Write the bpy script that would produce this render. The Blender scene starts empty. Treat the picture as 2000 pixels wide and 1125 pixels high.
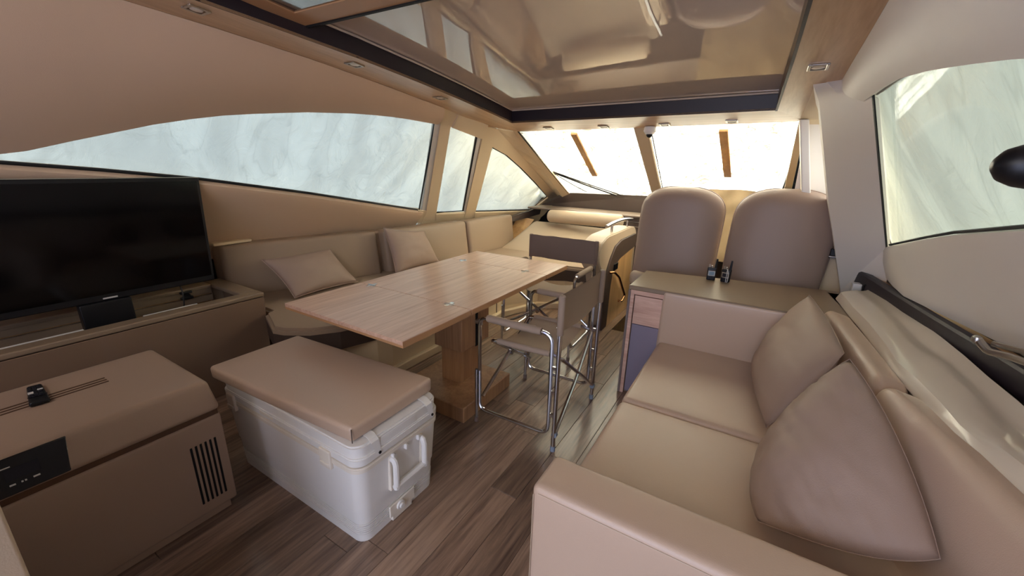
import bpy, bmesh, math, random
from mathutils import Vector, Matrix, noise
random.seed(7)
S = bpy.context.scene
COL = S.collection
V = Vector
# ------------------------------------------------------------------ camera, world, sun, exposure
cd = bpy.data.cameras.new('camera'); cam = bpy.data.objects.new('camera', cd); COL.objects.link(cam)
Rm = Matrix(((0.85474936, -0.17223765, 0.48963018), (0.51837051, 0.23534021, -0.82213563), (0.02637304, 0.95652976, 0.29043982)))
cam.matrix_world = Matrix.Translation((0, 0, 1.45)) @ Rm.to_4x4()
cd.sensor_width = 36; cd.lens = 793 * 36 / 2000; cd.clip_start = 0.02
S.camera = cam
W = bpy.data.worlds.new('sky'); S.world = W; W.use_nodes = True
wb = W.node_tree.nodes['Background']; wb.inputs[1].default_value = 2.9
_n = W.node_tree.nodes; _tc = _n.new('ShaderNodeTexCoord'); _sx = _n.new('ShaderNodeSeparateXYZ'); _cr = _n.new('ShaderNodeValToRGB'); _ml = _n.new('ShaderNodeMath')
_ml.operation = 'MULTIPLY_ADD'; _ml.inputs[1].default_value = 0.5; _ml.inputs[2].default_value = 0.5      # sky above, duller ground below the horizon
_cr.color_ramp.elements[0].position = 0.46; _cr.color_ramp.elements[0].color = (0.30, 0.32, 0.30, 1)
_cr.color_ramp.elements[1].position = 0.56; _cr.color_ramp.elements[1].color = (0.80, 0.90, 1.0, 1)
W.node_tree.links.new(_tc.outputs['Generated'], _sx.inputs[0]); W.node_tree.links.new(_sx.outputs['Z'], _ml.inputs[0])
W.node_tree.links.new(_ml.outputs[0], _cr.inputs['Fac']); W.node_tree.links.new(_cr.outputs['Color'], wb.inputs[0])
sd = bpy.data.lights.new('sun', 'SUN'); sd.energy = 48; sd.color = (1.0, 0.92, 0.77); sd.angle = math.radians(3)
so = bpy.data.objects.new('sun', sd); COL.objects.link(so)
so.rotation_euler = V((-0.13, -0.985, -0.10)).to_track_quat('-Z', 'Y').to_euler()
ad = bpy.data.lights.new('cockpit_door_daylight', 'AREA'); ad.shape = 'RECTANGLE'; ad.size = 2.4; ad.size_y = 1.8
ad.energy = 29; ad.color = (0.50, 0.57, 1.0)
ao = bpy.data.objects.new('cockpit_door_daylight', ad); COL.objects.link(ao)
ao.location = (-0.6, -1.75, 1.10); ao.rotation_euler = (math.radians(90), 0, 0)
ld_ = bpy.data.lights.new('aft_overhead_fill', 'AREA'); ld_.shape = 'RECTANGLE'; ld_.size = 2.2; ld_.size_y = 0.9; ld_.energy = 16; ld_.color = (1.0, 0.93, 0.88)  # unseen fill lamp, added behind the camera to brighten the seat tops
lo_ = bpy.data.objects.new('aft_overhead_fill', ld_); COL.objects.link(lo_); lo_.location = (-1.0, -0.85, 2.08)
lo_.rotation_euler = V((0.0, 0.62, -0.78)).to_track_quat('-Z', 'Y').to_euler()
S.view_settings.view_transform = 'Standard'; S.view_settings.look = 'None'
S.view_settings.gamma = 1; S.view_settings.use_curve_mapping = False
S.view_settings.exposure = 0.50
S.cycles.max_bounces = 12; S.cycles.diffuse_bounces = 6; S.cycles.transparent_max_bounces = 12
S.cycles.transmission_bounces = 8; S.cycles.use_denoising = True; S.cycles.sample_clamp_indirect = 40

# ------------------------------------------------------------------ materials
def srgb(r, g, b):
    f = lambda c: (c / 255 / 12.92) if c / 255 <= 0.04045 else ((c / 255 + 0.055) / 1.055) ** 2.4
    return (f(r), f(g), f(b), 1)
def mat(name, col, rough=0.5, metal=0, bump=0, bscale=200, coat=0, ior=1.45, var=0, vscale=6, sheen=0, coatr=0.03, spec=0.5):
    m = bpy.data.materials.new(name); m.use_nodes = True; nt = m.node_tree; N = nt.nodes; P = N['Principled BSDF']
    P.inputs['Base Color'].default_value = col; P.inputs['Roughness'].default_value = rough
    P.inputs['Metallic'].default_value = metal; P.inputs['IOR'].default_value = ior
    P.inputs['Coat Weight'].default_value = coat; P.inputs['Coat Roughness'].default_value = coatr
    P.inputs['Sheen Weight'].default_value = sheen; P.inputs['Specular IOR Level'].default_value = spec
    tc = N.new('ShaderNodeTexCoord')
    if var:
        n = N.new('ShaderNodeTexNoise'); n.inputs['Scale'].default_value = vscale; n.inputs['Detail'].default_value = 4
        nt.links.new(tc.outputs['Object'], n.inputs['Vector'])
        mx = N.new('ShaderNodeMix'); mx.data_type = 'RGBA'
        mx.inputs['A'].default_value = [c * (1 - var) for c in col[:3]] + [1]
        mx.inputs['B'].default_value = [min(1, c * (1 + var)) for c in col[:3]] + [1]
        nt.links.new(n.outputs['Fac'], mx.inputs['Factor']); nt.links.new(mx.outputs['Result'], P.inputs['Base Color'])
    if bump:
        n = N.new('ShaderNodeTexNoise'); n.inputs['Scale'].default_value = bscale; n.inputs['Detail'].default_value = 3
        nt.links.new(tc.outputs['Object'], n.inputs['Vector'])
        b = N.new('ShaderNodeBump'); b.inputs['Strength'].default_value = bump; b.inputs['Distance'].default_value = 0.002
        nt.links.new(n.outputs['Fac'], b.inputs['Height']); nt.links.new(b.outputs['Normal'], P.inputs['Normal'])
    return m
def wood(name, c1, c2, scale=(3, 40, 40), rough=0.4, rnd=0, coat=0.0, ringy=0.0):
    m = bpy.data.materials.new(name); m.use_nodes = True; nt = m.node_tree; N = nt.nodes; P = N['Principled BSDF']; L = nt.links
    P.inputs['Roughness'].default_value = rough; P.inputs['Coat Weight'].default_value = coat; P.inputs['Coat Roughness'].default_value = 0.15
    tc = N.new('ShaderNodeTexCoord'); mp = N.new('ShaderNodeMapping'); mp.inputs['Scale'].default_value = scale
    oi = N.new('ShaderNodeObjectInfo'); ad_ = N.new('ShaderNodeVectorMath'); ad_.operation = 'ADD'
    mu = N.new('ShaderNodeMath'); mu.operation = 'MULTIPLY'; mu.inputs[1].default_value = 37
    L.new(oi.outputs['Random'], mu.inputs[0]); L.new(tc.outputs['Object'], mp.inputs['Vector'])
    L.new(mp.outputs['Vector'], ad_.inputs[0]); L.new(mu.outputs[0], ad_.inputs[1])
    n1 = N.new('ShaderNodeTexNoise'); n1.inputs['Scale'].default_value = 1; n1.inputs['Detail'].default_value = 6; n1.inputs['Roughness'].default_value = 0.65
    n1.inputs['Distortion'].default_value = 0.6 + ringy
    L.new(ad_.outputs[0], n1.inputs['Vector'])
    n2 = N.new('ShaderNodeTexNoise'); n2.inputs['Scale'].default_value = 5; n2.inputs['Detail'].default_value = 3
    L.new(ad_.outputs[0], n2.inputs['Vector'])
    mm = N.new('ShaderNodeMath'); mm.operation = 'MULTIPLY_ADD'; mm.inputs[1].default_value = 0.35
    L.new(n2.outputs['Fac'], mm.inputs[0]); L.new(n1.outputs['Fac'], mm.inputs[2])
    cr = N.new('ShaderNodeValToRGB'); cr.color_ramp.elements[0].position = 0.45; cr.color_ramp.elements[1].position = 0.85
    cr.color_ramp.elements[0].color = c1; cr.color_ramp.elements[1].color = c2
    L.new(mm.outputs[0], cr.inputs['Fac'])
    out = cr.outputs['Color']
    if rnd:
        hs = N.new('ShaderNodeHueSaturation'); ma = N.new('ShaderNodeMath'); ma.operation = 'MULTIPLY_ADD'
        ma.inputs[1].default_value = rnd; ma.inputs[2].default_value = 1 - rnd / 2
        L.new(oi.outputs['Random'], ma.inputs[0]); L.new(ma.outputs[0], hs.inputs['Value']); L.new(out, hs.inputs['Color']); out = hs.outputs['Color']
    L.new(out, P.inputs['Base Color'])
    b = N.new('ShaderNodeBump'); b.inputs['Strength'].default_value = 0.12; b.inputs['Distance'].default_value = 0.001
    L.new(n1.outputs['Fac'], b.inputs['Height']); L.new(b.outputs['Normal'], P.inputs['Normal'])
    return m
def glassm():
    m = bpy.data.materials.new('window_glass'); m.use_nodes = True; nt = m.node_tree; N = nt.nodes; N.clear()
    o = N.new('ShaderNodeOutputMaterial'); t = N.new('ShaderNodeBsdfTransparent'); t.inputs[0].default_value = (0.95, 0.97, 0.96, 1)
    g = N.new('ShaderNodeBsdfGlossy'); g.inputs['Roughness'].default_value = 0.02
    f = N.new('ShaderNodeLayerWeight'); f.inputs[0].default_value = 0.5; mx = N.new('ShaderNodeMixShader')
    pw = N.new('ShaderNodeMath'); pw.operation = 'POWER'; pw.inputs[1].default_value = 5; nt.links.new(f.outputs['Facing'], pw.inputs[0])
    ml = N.new('ShaderNodeMath'); ml.operation = 'MULTIPLY_ADD'; ml.inputs[1].default_value = 0.35; ml.inputs[2].default_value = 0.02; nt.links.new(pw.outputs[0], ml.inputs[0])
    nt.links.new(ml.outputs[0], mx.inputs[0]); nt.links.new(t.outputs[0], mx.inputs[1]); nt.links.new(g.outputs[0], mx.inputs[2])
    nt.links.new(mx.outputs[0], o.inputs[0]); return m
def cloth(name, col, trans, amt, stain=None, bump=0.9):
    m = bpy.data.materials.new(name); m.use_nodes = True; nt = m.node_tree; N = nt.nodes; N.clear(); L = nt.links
    o = N.new('ShaderNodeOutputMaterial'); d = N.new('ShaderNodeBsdfDiffuse'); t = N.new('ShaderNodeBsdfTranslucent')
    d.inputs[0].default_value = col; t.inputs[0].default_value = trans
    mx = N.new('ShaderNodeMixShader'); mx.inputs[0].default_value = amt
    tc = N.new('ShaderNodeTexCoord'); mp = N.new('ShaderNodeMapping'); mp.inputs['Scale'].default_value = (1, 1, 0.5)
    n = N.new('ShaderNodeTexNoise'); n.inputs['Scale'].default_value = 5; n.inputs['Detail'].default_value = 7; n.inputs['Distortion'].default_value = 1.2
    L.new(tc.outputs['Object'], mp.inputs[0]); L.new(mp.outputs[0], n.inputs['Vector'])
    b = N.new('ShaderNodeBump'); b.inputs['Strength'].default_value = bump; b.inputs['Distance'].default_value = 0.05
    L.new(n.outputs['Fac'], b.inputs['Height'])
    for s in (d, t): L.new(b.outputs[0], s.inputs['Normal'])
    if not stain:  # wrinkle shading put into the cloth colour as darker crease lines
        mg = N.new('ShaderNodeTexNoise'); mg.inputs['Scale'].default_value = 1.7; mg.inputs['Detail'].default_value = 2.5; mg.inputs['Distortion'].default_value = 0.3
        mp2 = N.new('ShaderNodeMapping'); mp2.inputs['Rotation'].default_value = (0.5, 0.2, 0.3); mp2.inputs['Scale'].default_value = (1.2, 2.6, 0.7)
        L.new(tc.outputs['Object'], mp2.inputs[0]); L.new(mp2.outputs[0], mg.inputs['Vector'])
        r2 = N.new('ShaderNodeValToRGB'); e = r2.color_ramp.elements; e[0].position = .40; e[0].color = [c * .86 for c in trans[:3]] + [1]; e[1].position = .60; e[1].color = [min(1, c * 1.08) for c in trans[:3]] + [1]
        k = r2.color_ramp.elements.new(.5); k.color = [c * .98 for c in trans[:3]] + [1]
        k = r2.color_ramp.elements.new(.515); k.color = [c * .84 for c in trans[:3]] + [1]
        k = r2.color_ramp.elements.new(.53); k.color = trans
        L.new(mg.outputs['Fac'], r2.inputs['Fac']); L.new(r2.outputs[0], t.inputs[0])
    if stain:
        r = N.new('ShaderNodeValToRGB'); e = r.color_ramp.elements
        e[0].position = 0.475; e[0].color = trans; e[1].position = 0.545; e[1].color = trans
        k = r.color_ramp.elements.new(0.5); k.color = stain
        n3 = N.new('ShaderNodeTexNoise'); n3.inputs['Scale'].default_value = 2.4; n3.inputs['Detail'].default_value = 5; n3.inputs['Distortion'].default_value = 0.8
        L.new(tc.outputs['Object'], n3.inputs['Vector']); L.new(n3.outputs['Fac'], r.inputs['Fac']); L.new(r.outputs[0], t.inputs[0])
    L.new(d.outputs[0], mx.inputs[1]); L.new(t.outputs[0], mx.inputs[2]); L.new(mx.outputs[0], o.inputs[0]); return m

M = {}
M['leather'] = mat('taupe_leather', srgb(190, 164, 142), 0.36, bump=0.25, bscale=350, spec=0.6)
M['helm_leather'] = mat('grey_taupe_leather', srgb(152, 130, 116), 0.45, bump=0.25, bscale=350)
M['leather_cream'] = mat('cream_leather', srgb(182, 162, 138), 0.45, bump=0.25, bscale=350)
M['leather_settee'] = mat('beige_leather', srgb(156, 134, 112), 0.45, bump=0.25, bscale=350)
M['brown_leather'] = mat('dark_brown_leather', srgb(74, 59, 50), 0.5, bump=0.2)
M['canvas'] = mat('taupe_canvas', srgb(152, 132, 114), 0.75, bump=0.3, bscale=500)
M['canvas_shaded'] = mat('shaded_taupe_canvas', srgb(116, 98, 88), 0.75, bump=0.3, bscale=500)  # same canvas, with the shade on the far chair's back put into the colour
M['pillow'] = mat('taupe_pillow_cloth', srgb(158, 134, 118), 0.55, bump=0.35, bscale=400)
M['cove'] = mat('tan_wall_vinyl', srgb(206, 177, 148), 0.6, bump=0.15, bscale=300)
M['cream'] = mat('cream_panel', srgb(214, 192, 158), 0.5)
M['white_panel'] = mat('off_white_vinyl', srgb(230, 221, 210), 0.5, bump=0.1, bscale=300)
M['reveal'] = mat('pale_window_reveal', srgb(205, 200, 192), 0.5)
M['oak'] = wood('light_oak_veneer', srgb(178, 138, 96), srgb(208, 172, 130), (14, 0.8, 14), 0.35, coat=0.2)
M['oak_x'] = wood('light_oak_veneer_across', srgb(172, 130, 88), srgb(204, 165, 120), (0.8, 14, 14), 0.35, coat=0.2)
M['table'] = wood('pinkish_oak_veneer', srgb(188, 148, 124), srgb(222, 188, 164), (30, 1.2, 30), 0.35, coat=0.25)
M['table_edge'] = mat('oak_edge_band', srgb(178, 135, 95), 0.4)
M['oak_v'] = wood('oak_veneer_upright', srgb(150, 108, 74), srgb(186, 144, 104), (24, 24, 1.0), 0.4)
M['oak_bright'] = wood('honey_oak_panel', srgb(176, 132, 84), srgb(206, 164, 112), (10, 10, 1.0), 0.3, coat=0.3)
M['drawer'] = wood('rosy_oak_drawer', srgb(186, 142, 122), srgb(220, 184, 164), (2, 12, 26), 0.4)
M['plank'] = wood('brown_oak_plank', srgb(88, 67, 55), srgb(158, 130, 108), (16, 1.1, 16), 0.30, rnd=0.5, ringy=1.0, coat=0.25)
M['dark'] = mat('dark_aubergine_trim', srgb(34, 24, 30), 0.45)
M['darkrim'] = mat('brown_rim', srgb(88, 70, 56), 0.35)
M['black'] = mat('black_plastic', srgb(16, 16, 18), 0.4)
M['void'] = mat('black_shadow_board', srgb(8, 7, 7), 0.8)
M['gasket'] = mat('black_rubber', srgb(14, 13, 13), 0.6)
M['screen'] = mat('tv_screen_gloss', srgb(3, 3, 4), 0.10, spec=0.35)
M['chrome'] = mat('polished_aluminium', srgb(205, 205, 208), 0.16, metal=1)
M['steel'] = mat('satin_steel', srgb(190, 186, 178), 0.28, metal=1)
M['bronze'] = mat('bronze_handle', srgb(165, 120, 80), 0.25, metal=1)
M['foot'] = mat('pale_blue_rubber_foot', srgb(128, 136, 148), 0.6)
M['white'] = mat('white_plastic', srgb(226, 222, 216), 0.42, var=0.03, vscale=9)
M['yellowed'] = mat('yellowed_white_plastic', srgb(226, 216, 200), 0.45)
M['fridge'] = mat('grey_taupe_plastic', srgb(160, 136, 117), 0.45, bump=0.1, bscale=500)
M['fridge_band'] = mat('brown_seal', srgb(84, 58, 38), 0.6)
M['gloss'] = mat('gloss_taupe_lacquer', srgb(124, 101, 82), 0.25, coat=1.0, coatr=0.02)
M['capboard'] = mat('satin_taupe_board', srgb(136, 116, 94), 0.35)
M['roofgloss'] = mat('mirror_gloss_tan_panel', srgb(200, 182, 164), 0.6, coat=1.0, coatr=0.004, spec=0.1)
M['roofdark'] = mat('gloss_brown_panel', srgb(84, 60, 46), 0.15, coat=1.0, coatr=0.01, ior=1.6)
for k in ('roofgloss',):
    nt = M[k].node_tree; P = nt.nodes['Principled BSDF']; P.inputs['Coat IOR'].default_value = 1.9
    tc = nt.nodes.new('ShaderNodeTexCoord'); n = nt.nodes.new('ShaderNodeTexNoise'); n.inputs['Scale'].default_value = 2.2; n.inputs['Detail'].default_value = 2
    b = nt.nodes.new('ShaderNodeBump'); b.inputs['Strength'].default_value = 0.12; b.inputs['Distance'].default_value = 0.004
    nt.links.new(tc.outputs['Object'], n.inputs['Vector']); nt.links.new(n.outputs['Fac'], b.inputs['Height']); nt.links.new(b.outputs['Normal'], P.inputs['Coat Normal'])
M['dash'] = mat('dark_taupe_dash', srgb(76, 63, 56), 0.55)
M['dash_top'] = mat('taupe_dash_shelf', srgb(118, 102, 90), 0.5)
M['lilac'] = mat('lilac_grey_front', srgb(132, 122, 138), 0.5)
M['side'] = mat('grey_taupe_side', srgb(118, 104, 98), 0.5)
M['marks'] = mat('white_print', srgb(200, 196, 190), 0.5)
M['lcd'] = mat('grey_lcd', srgb(38, 38, 44), 0.2)
M['lcd_blue'] = mat('pale_lcd', srgb(120, 140, 150), 0.2)
M['glass'] = glassm()
M['drape'] = mat('cream_sheet_vinyl', srgb(204, 190, 172), 0.3, coat=0.8, coatr=0.10)
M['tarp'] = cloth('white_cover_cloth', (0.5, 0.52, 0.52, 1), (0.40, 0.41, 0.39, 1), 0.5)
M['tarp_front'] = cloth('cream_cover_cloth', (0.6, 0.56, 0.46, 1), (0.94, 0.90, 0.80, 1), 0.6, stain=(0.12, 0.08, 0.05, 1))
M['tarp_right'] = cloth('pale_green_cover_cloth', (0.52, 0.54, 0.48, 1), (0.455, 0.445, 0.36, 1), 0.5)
M['batten'] = wood('weathered_batten', srgb(150, 96, 48), srgb(196, 138, 80), (8, 1, 8), 0.6)
M['lens'] = mat('frosted_lamp_lens', srgb(215, 200, 178), 0.3, coat=0.5)
M['beige_cloth'] = mat('beige_helm_cloth', srgb(140, 118, 88), 0.8, bump=0.4, bscale=60)

# ------------------------------------------------------------------ mesh helpers
def me_from(verts, faces, name='mesh'):
    me = bpy.data.meshes.new(name); me.from_pydata([tuple(v) for v in verts], [], faces); me.update(); return me
def finish(me, smooth=True, angle=35):
    bm = bmesh.new(); bm.from_mesh(me); bmesh.ops.recalc_face_normals(bm, faces=bm.faces); bm.to_mesh(me); bm.free()
    for p in me.polygons: p.use_smooth = smooth
    if smooth:
        try: me.set_sharp_from_angle(angle=math.radians(angle))
        except Exception: pass
def tag(o, label=None, cat=None, group=None, kind=None):
    if label: o['label'] = label
    if cat: o['category'] = cat
    if group: o['group'] = group
    if kind: o['kind'] = kind
    return o
def thing(name, label, cat, loc=(0, 0, 0), group=None, kind=None, rz=0):
    o = bpy.data.objects.new(name, None); o.empty_display_size = 0.05; o.location = loc; o.rotation_euler.z = rz
    COL.objects.link(o); tag(o, label, cat, group, kind); return o
ROOT = {}
def rootloc(o):
    return ROOT.get(o.name, o.location.copy())
def part(name, geo, m, parent=None, label=None, cat=None, kind=None, group=None, smooth=True, origin=None, local=False, angle=35):
    """geo = (verts, faces) in world coordinates (local=True: already relative to the thing)."""
    vs, fs = geo
    vs = [V(v) for v in vs]
    if parent is not None:
        off = V((0, 0, 0)) if local else rootloc(parent)
        vs = [v - off for v in vs]; loc = V((0, 0, 0))
    else:
        if origin is None:
            mn = V([min(v[i] for v in vs) for i in range(3)]); mx = V([max(v[i] for v in vs) for i in range(3)])
            origin = V(((mn.x + mx.x) / 2, (mn.y + mx.y) / 2, mn.z))
        loc = V(origin); vs = [v - loc for v in vs]
    me = me_from(vs, fs, name); finish(me, smooth, angle)
    me.materials.append(M[m] if isinstance(m, str) else m)
    o = bpy.data.objects.new(name, me); o.location = loc; COL.objects.link(o)
    if parent is not None:
        o.parent = parent; ROOT[o.name] = rootloc(parent)
    else: ROOT[o.name] = loc.copy()
    return tag(o, label, cat, group, kind)
def join(*gs):
    vs, fs = [], []
    for g in gs:
        k = len(vs); vs += list(g[0]); fs += [tuple(i + k for i in f) for f in g[1]]
    return vs, fs
def tf(g, mtx): return [mtx @ V(v) for v in g[0]], g[1]
def box(x0, x1, y0, y1, z0, z1, b=0.0, seg=2):
    bm = bmesh.new(); bmesh.ops.create_cube(bm, size=1)
    for v in bm.verts: v.co = V(((x0 + x1) / 2 + v.co.x * (x1 - x0), (y0 + y1) / 2 + v.co.y * (y1 - y0), (z0 + z1) / 2 + v.co.z * (z1 - z0)))
    if b: bmesh.ops.bevel(bm, geom=list(bm.edges), offset=b, segments=seg, affect='EDGES', profile=0.5, clamp_overlap=True)
    return dump(bm)
def dump(bm):
    bm.verts.index_update(); g = ([v.co.copy() for v in bm.verts], [tuple(v.index for v in f.verts) for f in bm.faces]); bm.free(); return g
def hexa(c, b=0.0, seg=2):
    """c: 8 corners, bottom loop then top loop."""
    bm = bmesh.new(); vs = [bm.verts.new(p) for p in c]
    for f in ((3, 2, 1, 0), (4, 5, 6, 7), (0, 1, 5, 4), (1, 2, 6, 5), (2, 3, 7, 6), (3, 0, 4, 7)): bm.faces.new([vs[i] for i in f])
    if b: bmesh.ops.bevel(bm, geom=list(bm.edges), offset=b, segments=seg, affect='EDGES', profile=0.5, clamp_overlap=True)
    return dump(bm)
def prism(poly, off, b=0.0, seg=2):
    """poly: 3-D outline; off: extrusion vector."""
    off = V(off); bm = bmesh.new(); a = [bm.verts.new(p) for p in poly]; c = [bm.verts.new(V(p) + off) for p in poly]; n = len(a)
    f1 = bm.faces.new(a); f2 = bm.faces.new(list(reversed(c)))
    for i in range(n): bm.faces.new((a[i], c[i], c[(i + 1) % n], a[(i + 1) % n]))
    bmesh.ops.recalc_face_normals(bm, faces=bm.faces)
    if b: bmesh.ops.bevel(bm, geom=list(bm.edges), offset=b, segments=seg, affect='EDGES', clamp_overlap=True)
    fs = [f for f in bm.faces if len(f.verts) > 4]
    bmesh.ops.triangulate(bm, faces=fs)
    return dump(bm)
def strip(rows, off):
    """rows: list of (p,q,...) stations; makes a shell thickened by off."""
    off = V(off); n = len(rows[0]); vs = []; fs = []
    for r in rows: vs += [V(p) for p in r]
    k = len(vs); vs += [v + off for v in vs]
    R = len(rows)
    for i in range(R - 1):
        for j in range(n - 1):
            a = i * n + j; b, c, d = a + 1, a + n + 1, a + n
            fs += [(a, b, c, d), (k + d, k + c, k + b, k + a)]
    rim = [i * n for i in range(R)] + [(R - 1) * n + j for j in range(1, n)] + [i * n + n - 1 for i in range(R - 2, -1, -1)] + [j for j in range(n - 2, 0, -1)]
    for i in range(len(rim)):
        a, b = rim[i], rim[(i + 1) % len(rim)]; fs.append((a, k + a, k + b, b))
    return vs, fs
def soft(c, r=0.03, puff=(0, 0, 0), n=12, fn=None):
    """rounded, puffed cushion mapped trilinearly on 8 corners (bottom loop x0y0,x1y0,x1y1,x0y1 then top)."""
    c = [V(p) for p in c]
    D = V((((c[1] - c[0]).length + (c[2] - c[3]).length) / 2, ((c[3] - c[0]).length + (c[2] - c[1]).length) / 2, sum(((c[i + 4] - c[i]).length for i in range(4))) / 4))
    h = D / 2; r = min(r, h.x * 0.98, h.y * 0.98, h.z * 0.98)
    idx = {}; vs = []; fs = []
    def tick(hd):
        a = [-hd, -hd + r * 0.3, -hd + r * 0.65, -hd + r]
        m = [-hd + r + (2 * hd - 2 * r) * i / (n - 1) for i in range(1, n - 1)] if hd > r * 1.02 else []
        return a + m + [-t for t in reversed(a)]
    T = [tick(h[i]) for i in range(3)]
    def vert(p):
        key = tuple(round(x, 6) for x in p)
        if key in idx: return idx[key]
        p = V(p); inner = V([max(-h[i] + r, min(h[i] - r, p[i])) for i in range(3)])
        d = p - inner
        q = inner + d.normalized() * r if d.length > 1e-9 else p
        u = [max(-1, min(1, q[i] / h[i])) for i in range(3)]
        for i in range(3):
            if puff[i]:
                j, k = (i + 1) % 3, (i + 2) % 3
                q[i] += (1 if u[i] > 0 else -1) * abs(u[i]) * puff[i] * (1 - abs(u[j]) ** 2.5) * (1 - abs(u[k]) ** 2.5)
        t = [(q[i] / h[i] + 1) / 2 for i in range(3)]
        a = c[0].lerp(c[1], t[0]).lerp(c[3].lerp(c[2], t[0]), t[1]); b = c[4].lerp(c[5], t[0]).lerp(c[7].lerp(c[6], t[0]), t[1])
        w = a.lerp(b, t[2])
        if fn: w = fn(w, t)
        idx[key] = len(vs); vs.append(w); return idx[key]
    for ax in range(3):
        i, j = (ax + 1) % 3, (ax + 2) % 3
        for s in (-1, 1):
            for a in range(len(T[i]) - 1):
                for b in range(len(T[j]) - 1):
                    q = []
                    for (da, db) in ((0, 0), (1, 0), (1, 1), (0, 1)):
                        p = [0, 0, 0]; p[ax] = s * h[ax]; p[i] = T[i][a + da]; p[j] = T[j][b + db]; q.append(vert(p))
                    if s < 0: q.reverse()
                    if len(set(q)) == 4: fs.append(tuple(q))
    return vs, fs
def softbox(x0, x1, y0, y1, z0, z1, r=0.03, puff=(0, 0, 0), n=10, fn=None):
    return soft([(x0, y0, z0), (x1, y0, z0), (x1, y1, z0), (x0, y1, z0), (x0, y0, z1), (x1, y0, z1), (x1, y1, z1), (x0, y1, z1)], r, puff, n, fn)
def fillet(pts, r, seg=6):
    pts = [V(p) for p in pts]; out = [pts[0]]
    for i in range(1, len(pts) - 1):
        a, b, c = pts[i - 1], pts[i], pts[i + 1]; u = (a - b); v = (c - b)
        rr = min(r, u.length * 0.49, v.length * 0.49); p, q = b + u.normalized() * rr, b + v.normalized() * rr
        for k in range(seg + 1):
            t = k / seg; out.append(p * (1 - t) ** 2 + b * 2 * t * (1 - t) + q * t * t)
    return out + [pts[-1]]
def tube(pts, r, n=10, caps=True):
    pts = [V(p) for p in pts]; vs = []; fs = []; rad = r if isinstance(r, (list, tuple)) else [r] * len(pts)
    up = None
    for i, p in enumerate(pts):
        d = (pts[min(i + 1, len(pts) - 1)] - pts[max(i - 1, 0)]).normalized()
        if up is None: up = d.orthogonal().normalized()
        up = (up - d * up.dot(d)); up = up.normalized() if up.length > 1e-6 else d.orthogonal().normalized()
        s = d.cross(up)
        for k in range(n):
            a = 2 * math.pi * k / n; vs.append(p + (up * math.cos(a) + s * math.sin(a)) * rad[i])
    for i in range(len(pts) - 1):
        for k in range(n): fs.append((i * n + k, i * n + (k + 1) % n, (i + 1) * n + (k + 1) % n, (i + 1) * n + k))
    if caps: fs += [tuple(reversed(range(n))), tuple(range((len(pts) - 1) * n, len(pts) * n))]
    return vs, fs
def cyl(p, q, r, n=16): return tube([p, q], r, n)
def lathe(profile, n=20, c=(0, 0, 0), axis=(0, 0, 1)):
    q = V((0, 0, 1)).rotation_difference(V(axis)); vs = []; fs = []
    for (r, z) in profile:
        for k in range(n):
            a = 2 * math.pi * k / n; vs.append(q @ V((r * math.cos(a), r * math.sin(a), z)) + V(c))
    R = len(profile)
    for i in range(R - 1):
        for k in range(n): fs.append((i * n + k, i * n + (k + 1) % n, (i + 1) * n + (k + 1) % n, (i + 1) * n + k))
    fs += [tuple(reversed(range(n))), tuple(range((R - 1) * n, R * n))]
    return vs, fs
def grid(fn, nu, nv):
    vs = [fn(i / nu, j / nv) for i in range(nu + 1) for j in range(nv + 1)]
    fs = [(i * (nv + 1) + j, (i + 1) * (nv + 1) + j, (i + 1) * (nv + 1) + j + 1, i * (nv + 1) + j + 1) for i in range(nu) for j in range(nv)]
    return vs, fs
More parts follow.
